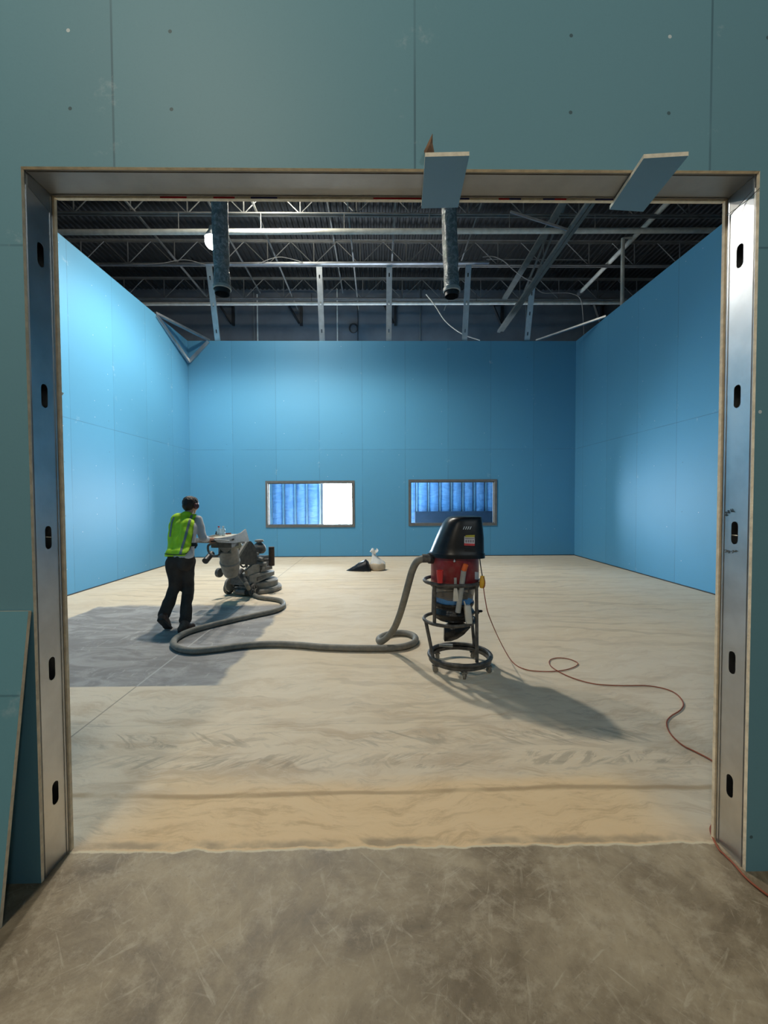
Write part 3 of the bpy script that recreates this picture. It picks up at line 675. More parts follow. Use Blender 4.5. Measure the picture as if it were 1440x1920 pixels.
# conduits, brackets and coil on the far wall
for px, y0, r, m, lab in ((477, 545, .018, 'joist', 'thin grey conduit on the far wall, left of a bright one'), (483.5, 552, .022, 'pipe', 'bright white conduit rising from the end wall, left of centre'), (633, 480, .022, 'pipe', 'bright conduit rising between the second and third studs'),
                          (788, 490, .016, 'joist', 'thin dull conduit between the third stud and the right duct'), (986, 560, .02, 'joist', 'thin conduit just behind the shortest stud')):
    p, q = at(px, 665, YF-.05), at(px, y0, YF-.05); q.x = p.x
    rodthing('conduit', [p, q], r, MT[m], lab, 'conduit', 'conduits above the end wall')
for i, px in enumerate((438, 565, 741, 941, 1128)):
    p = at(px, 575, YF-.02); x, z = p.x, p.z
    b = MB(); b.box((x, YF-.06, z-.33), (.09, .1, .66)); b.bar((x-.06, YF-.08, z-.6), (x-.42, YF-.3, z), .07, .05); b.box((x-.2, YF-.15, z), (.5, .06, .06))
    tag(b.build('wall_bracket', MT['dark'], smooth=0), 'dark triangular steel bracket on the far wall, %s from the left' % ORD[i], 'bracket', 'brackets on the far wall')
t = thing('cable_coil', 'small coil of black cable hung on the grey far wall', 'cable', at(663, 616, YF-.06))
c = at(663, 616, YF-.06)
b = MB()
for k in range(3):
    b.tube([c+V((math.cos(a)*(.125+.012*k), -.02*k, math.sin(a)*(.14+.01*k))) for a in [2*PI*i/10 for i in range(10)]], .014, 6, closed=True, sub=3)
b.build('coil', MT['dark'], t); MB().tube([at(670, 570, YF-.05), at(671, 600, YF-.05), at(671, 650, YF-.05)], .012, 6, sub=3).build('tail', MT['dark'], t)

# ducts
def duct(px0, px1, pyb, Y, lab, bend):
    c = at((px0+px1)/2, pyb-8, Y); R = (px1-px0)/2/F*Y
    t = thing('flexible_duct', lab, 'duct', c, 0, 'hanging ducts')
    rings = []; n = 28; zt = CEIL+.02
    N_ = 70
    for i in range(N_+1):
        z = c.z+(zt-c.z)*i/N_
        off = bend*math.sin(min(1, (z-c.z)/2.0)*PI*.5)
        rr = R*(1-.10*math.exp(-((z-c.z-.28)/.07)**2))
        rings.append([V((c.x+off+math.cos(a)*rr*(1+.07*mnoise.noise(V((math.cos(a)*1.6, math.sin(a)*1.6, z*5)))), Y+math.sin(a)*rr*(1+.07*mnoise.noise(V((math.cos(a)*1.6, math.sin(a)*1.6, z*5+30)))), z)) for a in [2*PI*k/n for k in range(n)]])
    MB().loft(rings, cap=False).build('sleeve', MT['duct'], t, smooth=50)
    b = MB(); b.lathe([(R*1.03, 0), (R*1.12, .01), (R*1.12, .05), (R*1.0, .06)], (c.x, Y, c.z-.03), 28, cap0=False, cap1=False)
    b.build('end_ring', MT['grey_plastic'], t)
    MB().lathe([(R*.9, -.09), (R*.9, .14)], (c.x, Y, c.z), 28, cap0=False, cap1=True).build('collar', MT['dark'], t)
    return t
duct(402, 431, 548, 6.3, 'black film flexible duct hanging beside the bright lamp', -.02)
duct(833, 861, 552, 6.0, 'black and silver flexible duct hanging below the first blue offcut', -.05)

# lamps
LP = at(398, 455, 8.2)
def lamp(p, lab, zt):
    t = thing('high_bay_light', lab, 'lamp', p, 0, 'high bay lamps')
    MB().lathe([(.05, .30), (.07, .22), (.10, .17), (.14, .10), (.135, .085), (.09, .14), (.05, .2)], p, 28, cap0=True, cap1=False).build('reflector', MT['lamp_white'], t)
    MB().lathe([(.03, -.12), (.08, -.095), (.12, -.045), (.132, .01), (.125, .06), (.10, .10), (.08, .12)], p, 24).build('lens', MT['bulb'], t)
    MB().cyl(p+V((0, 0, .29)), (p.x, p.y, zt), .01, n=8).build('hanger', MT['dark'], t)
lamp(LP, 'brightly lit round lamp hanging beside the left duct', 8.84)
LP2 = V((-2.3, 8.9, 8.27))
lamp(LP2, 'second hanging lamp over the room, hidden above the header of the opening', 8.84)

# ------------------------------------------------------------------ things at the opening
def offcut(f0, f1, b1, b0, lab, zoff=0):
    z = OH-.022
    q = [gr(*p, z) for p in (f0, f1, b1, b0)]
    b = MB(); n0 = [(p.x, p.y) for p in q]
    b.plate(n0, [], lambda u, v, t: V((u, v, z+t)), .016, edge_slot=1)
    return tag(b.build('drywall_offcut', [MT['board'], MT['white_gypsum']], smooth=0), lab, 'drywall offcut', 'drywall offcuts under the header')
offcut((797, 294), (880, 292), (859, 389), (790, 391), 'blue drywall offcut under the header with torn brown paper on its corner')
offcut((1207, 297), (1291, 292), (1206, 397), (1143, 393), 'slanted blue drywall offcut under the header near the right jamb')
b = MB(); pts = [(797, 291), (812, 289), (814, 284), (811, 268), (811, 250), (805, 262), (799, 275), (795, 283)]
q = [at(x, y, YO-.03-.02*((290-y)/40)) for x, y in pts]
cen = sum(q, V())/len(q)+V((0, -.012, 0))
b.add([cen]+q+[p+V((.001, .004, 0)) for p in q]+[cen+V((0, .004, 0))], [(0, 1+i, 1+(i+1) % 8) for i in range(8)]+[(17, 9+(i+1) % 8, 9+i) for i in range(8)]+[(1+i, 9+i, 9+(i+1) % 8, 1+(i+1) % 8) for i in range(8)])
tag(b.build('paper_scrap', MT['kraft'], smooth=0), 'torn brown paper flap sticking up at the corner of the first offcut', 'paper')
b = MB(); q = [at(x, y, YI+.02) for x, y in ((107, 736), (113, 733), (119, 737), (116, 741), (108, 743))]
b.add(q+[p+V((0, .003, 0)) for p in q], [(0, 1, 2, 3, 4), (9, 8, 7, 6, 5)]+[(i, (i+1) % 5, 5+(i+1) % 5, 5+i) for i in range(5)]); b.tube([at(104, 722, YI), at(110, 724, YI+.01), at(110, 736, YI+.02)], .0015, 5, sub=2)
tag(b.build('paper_scrap', MT['white_gypsum'], smooth=0), 'small white paper scrap dangling on the inner edge of the left jamb', 'paper')
rodthing('lap_edge', [at(1361, 404, YI-.02), at(1372, 397, YI-.06), at(1400, 376, YI-.12), at(1424, 353, YO-.004)], .0013, MT['dark'], 'thin black edge line of the header track at the top of the right jamb', 'wire', n=6, sub=4)  # thin dark tube drawn in for the edge between header track and jamb
# loose sheet leaning on the front wall
tz = 1.215
p_t = at(50, 1148, YO-.03); p_b = gr(4, 1738); th = .016
dx = p_b.x-p_t.x
u = V((1, 0, 0)); top = V((p_t.x, YO-.006, p_t.z)); bot = V((p_b.x, p_b.y, 0.0))
nrm = V((0, -(top.z-bot.z), -(bot.y-top.y))).normalized()
if nrm.y > 0: nrm = -nrm
b = MB(); Wd = 2.44
q = [bot, bot-u*Wd, top-u*Wd, top]
b.cur = 0; b.add([p+nrm*th for p in q], [(0, 1, 2, 3)]); b.add(q, [(3, 2, 1, 0)])
b.cur = 1; vs = [p for p in q]+[p+nrm*th for p in q]; b.add(vs, [(i, (i+1) % 4, 4+(i+1) % 4, 4+i) for i in range(4)])
tag(b.build('drywall_sheet', [MT['lean'], MT['gypsum']], smooth=0), 'loose blue drywall sheet leaning on the front wall at lower left', 'drywall sheet')

# ------------------------------------------------------------------ vacuum
VC = V((.5*(at(849, 1100, 4.05).x+at(862, 1238, 4.05).x), 4.05, 0))
vac = thing('dust_extractor', 'black and red upright dust extractor on a round castor frame', 'vacuum', VC)
xb, xm = at(862, 1238, 4.05).x, at(849, 1100, 4.05).x
def ring(name, cx, cy, z, R, r, a0=0, a1=2*PI):
    cl = abs(a1-a0-2*PI) < 1e-6
    k = 40
    pts = [V((cx+R*math.cos(a0+(a1-a0)*i/k), cy+R*math.sin(a0+(a1-a0)*i/k), z)) for i in range(k if cl else k+1)]
    return MB().tube(pts, r, 12, closed=cl, sub=1).build(name, MT['vac_frame'], vac)
ring('base_ring', xb, 4.05, .118, .295, .0195)
MB().lathe([(.285, .062), (.30, .07), (.30, .098), (.285, .103), (.265, .098), (.265, .068)], (xb, 4.05, 0), 48, cap0=False, cap1=False).build('base_skirt', MT['vac_frame'], vac)
ring('middle_ring', at(842.5, 1160, 4.05).x, 4.05, .465, .245, .0165)
hy = 4.05
ring('handle_ring', xm, hy, .84, .272, .017, PI*.62, 2.02*PI)
for (ax, ay, az), (bx, by, bz) in (((xm-.27, hy-.06, .465), (xb-.27, hy-.10, .12)), ((xm-.20, hy-.18, .845), (xm-.20, hy-.165, .465)), ((xm+.185, hy-.19, .845), (xm+.165+.02, hy-.215, .12)), ((xm-.16, hy+.17, .84), (xm-.17, hy+.17, .465)), ((xm+.19, hy+.2, .84), (xb+.19, hy+.21, .12))):
    MB().cyl((ax, ay, az), (bx, by, bz), .0165, n=12).build('leg', MT['vac_frame'], vac)
for ang in (-1.62, -.55, .9, 2.3, 3.6):
    cx, cy = xb+.285*math.cos(ang), 4.05+.285*math.sin(ang)
    b = MB(); b.cyl((cx, cy, .03), (cx, cy, .07), .014, n=10); b.box((cx, cy, .055), (.055, .05, .008)); b.box((cx-.017, cy-.008, .042), (.004, .03, .03)); b.box((cx+.017, cy-.008, .042), (.004, .03, .03))
    o = b.build('caster', MT['caster'], vac)
    d = V((math.cos(ang+1.2), math.sin(ang+1.2), 0))
    c0 = V((cx, cy-.012, .026)); MB().cyl(c0-d*.011, c0+d*.011, .026, n=18).build('wheel', MT['caster'], o)
# canister, cone, bag
zc0, zc1 = .80, 1.115
xc = at(852.5, 1070, 4.05).x; RC = .228
MB().lathe([(RC*.97, zc0), (RC, zc0+.02), (RC, zc1-.02), (RC*1.0, zc1)], (xc, hy, 0), 48).build('canister', MT['red'], vac)
MB().lathe([(RC+.004, zc0-.01), (RC+.006, zc0), (RC+.006, zc0+.022), (RC+.001, zc0+.026)], (xc, hy, 0), 48, cap0=False, cap1=False).build('canister_band', MT['vac_frame'], vac)
MB().lathe([(.168, .60), (.175, .635), (.19, .70), (.215, zc0)], (xc-.01, hy, 0), 40, cap0=False, cap1=False).build('cone', MT['cone'], vac)
MB().lathe([(.171, .612), (.181, .622), (.188, .69), (.18, .70)], (xc-.01, hy, 0), 40, cap0=False, cap1=False, wob=lambda t, h: .012*math.sin(5*t+h*30)).build('clamp_band', MT['blue_tape'], vac)
b = MB()
rng = []
for i in range(14):
    z = .468+.175*i/13; r = .188-.025*math.sin(i*.9)*(.5)-(.03 if i == 0 else 0)
    rng.append([V((xc-.01+math.cos(a)*r*(1+.05*mnoise.noise(V((math.cos(a)*2.5, math.sin(a)*2.5, z*28)))), hy+math.sin(a)*r*(1+.05*mnoise.noise(V((math.cos(a)*2.5+9, math.sin(a)*2.5, z*28)))), z)) for a in [2*PI*k/40 for k in range(40)]])
b.loft(rng); b.build('gathered_bag', MT['bag'], vac, smooth=70)
yb2 = hy-.12
tl = [(834, 1176), (833.5, 1203), (845, 1202.5), (858, 1198), (870, 1190), (883, 1176), (870, 1170), (845, 1170)]
q = [at(x, y, yb2) for x, y in tl]
cn = at(850, 1185, yb2-.05)
b = MB(); q2 = [p+V((0, .07, 0)) for p in q]
b.add([cn]+q+q2+[cn+V((0, .15, 0))], [(0, 1+i, 1+(i+1) % 8) for i in range(8)]+[(17, 9+(i+1) % 8, 9+i) for i in range(8)]+[(1+i, 9+i, 9+(i+1) % 8, 1+(i+1) % 8) for i in range(8)])
b.build('bag_tail', MT['bag'], vac, smooth=70)
b = MB(); k0 = at(895, 1147, hy-.02); b.sphere(k0, .022, 12, 8, (1, 1, 1.3)); b.sphere(at(901, 1146, hy-.02), .017, 12, 8, (1.3, 1, .7)); b.cyl(at(886, 1150, hy-.02), k0, .01)
b.build('bag_knot', MT['bag'], vac)
# hood
sec = [(1.085, 807, 901, 2.2), (1.118, 807, 901, 2.3), (1.13, 808.5, 901, 2.4), (1.18, 812.5, 901, 2.5), (1.26, 819, 901, 2.6), (1.34, 826, 900, 2.6), (1.40, 832, 899, 2.6), (1.430, 836.5, 898.5, 2.6), (1.448, 841, 898, 2.6), (1.456, 846, 898.5, 2.6), (1.459, 856, 893, 2.6)]
rings = []
for z, l, r_, ex in sec:
    x0, x1 = at(l, 1000, hy).x, at(r_, 1000, hy).x; cx, rx = (x0+x1)/2, (x1-x0)/2; ry = min(.245, .06+rx*.75) if z > 1.12 else .245
    rr = []
    for k in range(48):
        a = 2*PI*k/48; ca, sa = math.cos(a), math.sin(a); ex_ = ex if ca < 0 else ex+3.0
        rr.append(V((cx+math.copysign(abs(ca)**(2/ex_), ca)*rx, hy+math.copysign(abs(sa)**(2/ex_), sa)*ry, z)))
    rings.append(rr)
hood = MB().loft(rings).build('hood', MT['black_plastic'], vac, smooth=28)
lip = []
for z, k_ in ((1.082, 1.0), (1.08, 1.03), (1.112, 1.032), (1.12, 1.02), (1.12, .99)):
    c_ = sum(rings[1], V())/48
    lip.append([V((c_.x+(p.x-c_.x)*k_, c_.y+(p.y-c_.y)*k_, z)) for p in rings[1]])
MB().loft(lip, cap=False).build('hood_rim', MT['black_plastic'], hood, smooth=28)
hb = BVHTree.FromPolygons([WM['dust_extractor'] @ v.co for v in hood.data.vertices], [tuple(p.vertices) for p in hood.data.polygons])
def on(bvh, px, py, lift=.002):
    d = ray(px, py).normalized(); h = bvh.ray_cast(CAM, d)
    if h[0] is None: return None
    nrm = h[1] if h[1].dot(d) < 0 else -h[1]
    return h[0]+nrm*lift
def sticker(bvh, corners, name, mat, parent, lift, lab=None):
    nu, nv = 4, 4; rows = []
    for j in range(nv+1):
        row = []
        for i in range(nu+1):
            s, t = i/nu, j/nv
            x = (1-t)*((1-s)*corners[0][0]+s*corners[1][0])+t*((1-s)*corners[3][0]+s*corners[2][0])
            y = (1-t)*((1-s)*corners[0][1]+s*corners[1][1])+t*((1-s)*corners[3][1]+s*corners[2][1])
            row.append(on(bvh, x, y, lift))
        rows.append(row)
    if any(p is None for r in rows for p in r): print('STICKER MISS', name, corners); return
    MB().loft(rows, cap=False, closed=False).build(name, mat, parent, label=lab, fix=False)
def hc(x, y): return (780+x/9, 950+y/9)
sticker(hb, [hc(815, 500), hc(990, 478), hc(990, 655), hc(812, 640)], 'warning_sticker', MT['sticker_white'], hood, .0015)
sticker(hb, [hc(840, 482), hc(992, 476), hc(990, 518), hc(818, 518)], 'sticker_band', MT['sticker_yellow'], hood, .0025, 'yellow band of the sticker')
sticker(hb, [hc(812, 618), hc(990, 625), hc(988, 662), hc(812, 656)], 'sticker_band', MT['sticker_red'], hood, .0025, 'red band of the sticker')
for x0 in (832, 872, 910, 950): sticker(hb, [hc(x0, 562), hc(x0+28, 562), hc(x0+28, 606), hc(x0, 606)], 'pictogram', MT['sticker_grey'], hood, .0025)
sticker(hb, [hc(825, 530), hc(985, 530), hc(985, 545), hc(825, 545)], 'pictogram', MT['sticker_grey'], hood, .0025)
for k in range(4):
    x = 812+k*37; sticker(hb, [hc(x, 335), hc(x+14, 335), hc(x-8, 385), hc(x-22, 385)], 'printed_slash', MT['white_paint'], hood, .0015)
b = MB()
for k in range(4): b.tube([on(hb, *hc(820, 690+k*18), .004), on(hb, *hc(900, 694+k*18), .004), on(hb, *hc(1000, 700+k*18), .004)], .003, 6, sub=2)
b.build('vent_louvres', MT['dark'], hood)
cb = BVHTree.FromPolygons([V((xc+math.cos(2*PI*i/64)*RC, hy+math.sin(2*PI*i/64)*RC, z)) for z in (.6, 1.2) for i in range(64)], [(i, (i+1) % 64, 64+(i+1) % 64, 64+i) for i in range(64)])
b = MB(); b.tube([on(cb, 852.5, 1040, .006), on(cb, 852, 1048, .01), on(cb, 851.5, 1052, .008)], .005, 8, sub=3); b.sphere(on(cb, 852, 1052, .008), .012, 10, 8)
b.build('latch', MT['stud'], vac)
sticker(cb, [(890, 1072), (897, 1073), (897, 1087), (890, 1086)], 'rating_plate', MT['sticker_white'], vac, .002)
pt = at(808, 1047, hy-.06)
b = MB(); b.cyl((xc-RC+.02, hy-.04, pt.z), (xc-RC-.03, hy-.06, pt.z), .055, .05, n=20)
b.build('inlet_port', MT['dark'], vac)
# power lead of the vacuum
MB().tube([at(899, 1043, hy-.12), at(901, 1060, hy-.15), at(904, 1078, hy-.17), at(904, 1082, hy-.17)], .005, 8, sub=4).build('power_lead', MT['dark'], vac)
# things kept on the frame
def rod_thing(name, segs, lab, cat):
    t = thing(name, lab, cat, segs[0][0]); return t
A, B, C2 = at(873.5, 1058, hy-.26), at(869.5, 1070, hy-.255), at(858.5, 1148, hy-.225)
t = thing('cardboard_tube', 'long grey tube with an orange end propped in the extractor frame', 'tube', C2)
MB().cyl(C2, B, .0245, n=20).build('tube', MT['grey_plastic'], t); MB().lathe([(.0225, 0), (.0245, .004), (.0245, .062), (.019, .064), (.019, .02)], B, 20, axis=(A-B), cap0=True, cap1=True).build('end_cap', MT['orange'], t, label='orange end cap')
p = at(825, 1093, hy-.262)
tag(MB().lathe([(.024, 0), (.031, .09), (.031, .115), (.027, .115), (.022, .01)], p, 22).build('cup', MT['red_cup']), 'small red cup tucked behind the handle ring of the extractor', 'cup')
p, q = at(853.5, 1083, hy-.262), at(854, 1103, hy-.262)
t = thing('scraper', 'flat scraper with a beige handle hung on the extractor front', 'scraper', p)
MB().bar(p, q, .024, .006, (0, 1, 0)).build('blade', MT['stud'], t, smooth=0)
b = MB(); a0, a1 = at(854, 1103, hy-.262), at(854.5, 1127, hy-.245); b.loft([[a0+V((x*w, y*.008, 0)) for x, y in ((-1, -1), (1, -1), (1, 1), (-1, 1))] for a0, w in ((a0, .014), (a0.lerp(a1, .4), .02), (a1, .024))])
b.build('handle', MT['white_plastic'], t, smooth=0)
t = thing('white_bottle', 'flat white plastic bottle standing on the middle ring of the extractor', 'bottle', at(879, 1167, hy-.2))
b = MB(); rg = []
for y, l, r_, d_ in ((1168, 873.5, 885, .03), (1166, 872.8, 885.6, .034), (1150, 871, 884, .034), (1138, 870, 882.5, .033), (1135, 871, 882, .026)):
    x0, x1 = at(l, y, hy-.205), at(r_, y, hy-.205); c_ = (x0+x1)/2; w = (x1.x-x0.x)/2
    rg.append([c_+V((math.copysign(abs(math.cos(a))**.6, math.cos(a))*w, math.copysign(abs(math.sin(a))**.6, math.sin(a))*d_, 0)) for a in [2*PI*k/20 for k in range(20)]])
b.loft(rg); b.build('body', MT['white_plastic'], t)
b = MB(); b.cyl(at(873, 1136, hy-.205), at(870, 1127, hy-.205), .008, .006, n=12); b.build('spout', MT['white_plastic'], t)
tag(MB().bar(at(876, 1133, hy-.16), at(881, 1122, hy-.15), .045, .01, (0, 1, 0)).build('blue_rag', MT['blue_tape'], smooth=0), 'scrap of blue tape stuck above the white bottle', 'tape')
p, q = at(823, 1218, hy+.17), at(849, 1216, hy+.15)
p.z = q.z = .15
t = thing('short_tube', 'short dusty grey tube lying across the base ring of the extractor', 'tube', p)
MB().cyl(p, q, .016, n=14).build('tube', MT['grey_plastic'], t)
# ------------------------------------------------------------------ extension cord and plug
t = thing('extension_cord', 'thin orange extension cord running from the extractor across the floor to the right jamb', 'cord', gr(1060, 1262))
c1 = [at(906, 1098, hy-.19), at(910, 1125, hy-.2), at(917, 1155, hy-.2)]
fl = [(938, 1203), (960, 1240), (985, 1255), (1020, 1259), (1055, 1257), (1078, 1250), (1083, 1243), (1068, 1236), (1046, 1233.5), (1031, 1238), (1033, 1249), (1055, 1263), (1085, 1275), (1120, 1283), (1165, 1285.5), (1210, 1285.5), (1245, 1291), (1268, 1301), (1281, 1318), (1276, 1331), (1258, 1343), (1250, 1355), (1256, 1374), (1278, 1396), (1305, 1410), (1336, 1427)]
pts = c1+[gr(x, y, .06 if i == 0 else .008) for i, (x, y) in enumerate(fl)]
pts += [V((2.02, 2.42, .008)), V((1.86, 2.2, .008)), V((1.70, 2.06, .008)), V((1.61, 1.99, .008))]
pts += [gr(x, y, .008) for x, y in ((1346, 1589), (1359, 1603), (1378, 1622), (1397, 1644), (1420, 1664), (1450, 1686))]
MB().tube(pts, .0046, 8, sub=8).build('cable', MT['cord'], t)
b = MB(); A, B = at(904.5, 1080, hy-.18), at(903, 1102, hy-.19)
b.tube([A, A.lerp(B, .5)+V((0, -.01, 0)), B], lambda t_: .017+.008*math.sin(t_*PI), 14, sub=6)
b.build('plug', MT['yellow'], t, label='yellow rubber plug')
MB().tube([at(906, 1082, hy-.2), at(909, 1090, hy-.21), at(908.5, 1099, hy-.21), at(906, 1103, hy-.2)], .005, 8, sub=4).build('cable_loop', MT['cord'], t)

# ------------------------------------------------------------------ grinder
GO = gr(452, 1116); GH = math.radians(20)
gf = V((math.sin(GH), math.cos(GH), 0)); gright = V((math.cos(GH), -math.sin(GH), 0))
gri = thing('floor_grinder', 'dust covered grey floor grinder pushed by the worker', 'floor grinder', GO, -GH)
def gp(u, v, z): return GO+gright*u+gf*v+V((0, 0, z))
def gv(px, py, v):       # pixel on the machine's cross plane at v
    d = ray(px, py); t_ = ((GO+gf*v-CAM).dot(gf))/d.dot(gf); return CAM+d*t_
def gu(px, py, u):       # pixel on the machine's side plane at u
    d = ray(px, py); t_ = ((GO+gright*u-CAM).dot(gright))/d.dot(gright); return CAM+d*t_
hc_ = gp(0, .46, 0)
MB().lathe([(.39, .004), (.425, .01), (.43, .06), (.41, .085), (.36, .09)], hc_, 48).build('skirt', MT['dusty'], gri)
MB().lathe([(.355, .085), (.36, .10), (.36, .185), (.345, .20), (.2, .21)], hc_, 48).build('drum', MT['dusty'], gri)
R4 = M.Rotation(-GH, 3, 'Z')
b = MB()
hr = []
for v, w, z0, z1 in ((-.05, .215, .20, .375), (.1, .235, .205, .375), (.4, .245, .235, .35), (.66, .225, .25, .335), (.74, .17, .255, .325)):
    hr.append([gp(-w, v, z0), gp(w, v, z0), gp(w+.004, v, z1-.02), gp(w-.02, v, z1), gp(-w+.02, v, z1), gp(-w-.004, v, z1-.02)])
b.loft(hr); hs = b.build('head_housing', MT['dusty'], gri, smooth=30)
b = MB(); b.loft([[gp(.242, v, z0), gp(.2475, v, z0), gp(.2495, v, z1), gp(.242, v, z1)] for v, z0, z1 in ((.12, .235, .295), (.38, .255, .305))])
b.build('name_plate', MT['dusty_dark'], hs, smooth=0, label='dark name plate')
# wheels
for s in (-1, 1):
    c = gp(.255*s, 0, .108)
    b = MB(); b.lathe([(.075, -.03), (.1, -.032), (.108, -.02), (.108, .02), (.1, .032), (.075, .03)], c, 28, axis=gright, cap0=False, cap1=False)
    w = b.build('wheel', MT['rubber'], gri)
    b = MB(); b.lathe([(.078, -.024), (.078, .024), (.07, .024), (.07, -.024)], c, 28, axis=gright, cap0=False, cap1=False); b.cyl(c-gright*.034, c+gright*.034, .024, n=16)
    for k in range(5):
        a = 2*PI*k/5+.3; d = gf*math.cos(a)+V((0, 0, math.sin(a))); b.bar(c+d*.015+gright*.01*s, c+d*.074+gright*.01*s, .02, .02, gright)
    b.build('wheel_hub', MT['dusty'], w)
MB().cyl(gp(-.25, 0, .108), gp(.25, 0, .108), .02, n=12).build('axle', MT['dusty_dark'], gri)
b = MB(); b.lathe([(.02, -.012), (.10, -.008), (.118, .01), (.118, .045), (.108, .05), (.02, .05)], gp(-.215, -.05, .185), 28, axis=gright, cap0=True, cap1=True)
b.build('mudguard', MT['dusty'], gri)
b = MB(); b.box(gp(.08, .03, .105), (.22, .2, .13), R4, (.8, .8)); b.cyl(gp(-.02, -.07, .075), gp(.16, -.07, .075), .052, n=16)
b.build('axle_housing', MT['dusty_dark'], gri, smooth=30)
b = MB(); b.box(gp(.02, .0, .27), (.36, .2, .15), R4, (.75, .7)); b.box(gp(-.13, .02, .2), (.05, .12, .12), R4); b.build('frame_block', MT['dusty_dark'], gri)
for s in (-1, 1):
    MB().tube([gp(.10*s, .12, .3), gp(.10*s, .06, .42), gp(.11*s+.02, -.12, .74), gp(.10*s+.06, -.40, .95)], .022, 10, sub=5).build('frame_rail', MT['dusty_dark'], gri)
# dust hopper: a tapered drum under the console
hb0, hb1 = at(434, 1079, 6.85), at(427, 1014, 6.55)
tax = hb1-hb0; Lk = tax.length; tx = tax.normalized(); tc = hb0
MB().lathe([(.07, 0), (.105, .02), (.128, .09), (.143, .19), (.15, .25), (.158, .265), (.158, .285), (.146, .30), (.146, Lk-.05), (.152, Lk-.04), (.152, Lk)], tc, 40, axis=tx).build('hopper', MT['dusty'], gri)
wc = tc+tx*(Lk-.165)+V((-.005, -.15, .02))
b = MB(); b.box(wc+V((0, .03, 0)), (.15, .06, .085)); b.build('hopper_opening', MT['dark'], gri, smooth=0)
b = MB()
for dx in (-.085, .085): b.box(wc+V((dx, .03, 0)), (.024, .075, .125))
for dz in (-.053, .053): b.box(wc+V((0, .03, dz)), (.17, .075, .02))
b.build('opening_frame', MT['dusty'], gri, smooth=0)
# side shroud
def side_plate(name, px, u, t_, mat, par, smooth=20):
    q = [gu(x, y, u) for x, y in px]
    o2 = [((p-GO).dot(gf), p.z) for p in q]
    return MB().plate(o2, [], lambda a, z, d: gp(u+d, a, z), t_).build(name, mat, par, smooth=smooth)
cp5 = lambda x, y: (350+x/7.2, 980+y/7.2)
side_plate('side_shroud', [cp5(*p) for p in ((632, 530), (790, 262), (815, 243), (850, 252), (880, 285), (905, 330), (925, 400), (932, 480), (925, 545), (880, 565), (838, 575), (800, 560), (720, 565), (655, 558))], .16, .03, MT['shroud'], gri)
side_plate('shroud_flange', [cp5(*p) for p in ((618, 520), (780, 262), (800, 250), (806, 262), (640, 535))], .165, .045, MT['dusty'], gri)
side_plate('gearbox_cover', [cp5(*p) for p in ((770, 640), (850, 570), (935, 560), (965, 650), (860, 700), (800, 720))], .15, .06, MT['dusty'], gri)
# console and tray
tz0, tz1 = 1.06, 1.085
cl, cr_, cn, cf = -2.43, -2.125, 5.97, 6.80
b = MB(); b.plate([(cl+.05, cn-.02), (cr_-.03, cn-.02), (cr_, cn+.08), (cr_, cf), (cl, cf), (cl, cn+.08)], [], lambda a, v, d: V((a, v, tz0+d)), .022)
con = b.build('tray', MT['tray'], gri, smooth=20)
b = MB()
for xx in (cl+.006, cr_-.006): b.bar((xx, cn+.08, tz1+.002), (xx, cf, tz1+.002), .012, .014)
b.bar((cl+.05, cn-.016, tz1+.002), (cr_-.03, cn-.016, tz1+.002), .012, .014); b.build('tray_rim', MT['tray'], con, smooth=20)
cq = lambda x, y: (355+x/7.2, 960+y/7.2)
for xx, tip in ((cr_, True), (cl-.018, False)):
    px_ = [(335, 365), (430, 350), (560, 328), (650, 302)]+([(705, 278), (765, 230), (780, 280), (812, 400)] if tip else [(720, 300), (770, 400)])+[(700, 402), (600, 420), (400, 412)]
    q = [atx(*cq(*p), cr_+.018) for p in px_]
    MB().plate([(p.y, p.z) for p in q], [], lambda a, z, d: V((xx+d, a, z)), .018).build('console_side', MT['dusty'], gri, smooth=20)
b = MB(); b.box(((cl+cr_)/2, 6.44, .995), (cr_-cl-.01, .6, .12))
b.build('console_box', MT['dusty_dark'], gri, smooth=20)
c = at(446, 1022, 6.5); MB().lathe([(.04, 0), (.052, .01), (.052, .05), (.045, .06)], c, 20, axis=V((.5, -.85, 0))).build('fuel_cap', MT['pale'], gri, label='pale yellow round cap')
# handle bar and loops
HR = at(399.5, 1014.5, 5.92)             # right hand grip
HLp = HR-gright*.52
b = MB(); b.tube([HR+gright*.12+gf*.28, HR+gright*.11+gf*.08, HR+gright*.06, HR, HR-gright*.26, HLp, HLp-gright*.06, HLp-gright*.11+gf*.08, HLp-gright*.12+gf*.28], .015, 12, sub=4)
b.build('handle_bar', MT['dark'], gri)
lv = [cq(*p) for p in ((335, 378), (430, 380), (535, 390))]
MB().tube([atx(x, y, cr_+.05) for x, y in lv], .009, 8, sub=4).build('hand_lever', MT['dusty'], gri)
for s in (0, 1):
    pts = [gv(*cp5(*p), -.92) - gright*.56*s for p in ((330, 285), (292, 310), (290, 370), (320, 420), (380, 450), (430, 440), (450, 405))]
    MB().tube(pts, .017, 10, sub=5).build('hand_guard', MT['dusty_dark'], gri)
p, q = gv(*cp5(340, 415), -.75), gv(*cp5(250, 520), -.95)
b = MB(); b.cyl(p, q, .044, .047, n=18); b.build('work_light', MT['dark'], gri)
# transport roller
b = MB(); c = gv(*cp5(440, 675), -.28); b.lathe([(.03, -.03), (.075, -.028), (.08, 0), (.075, .028), (.03, .03)], c, 22, axis=gright); b.bar(c, gp(-.1, -.1, .4), .04, .03)
b.build('transport_roller', MT['dusty_dark'], gri)
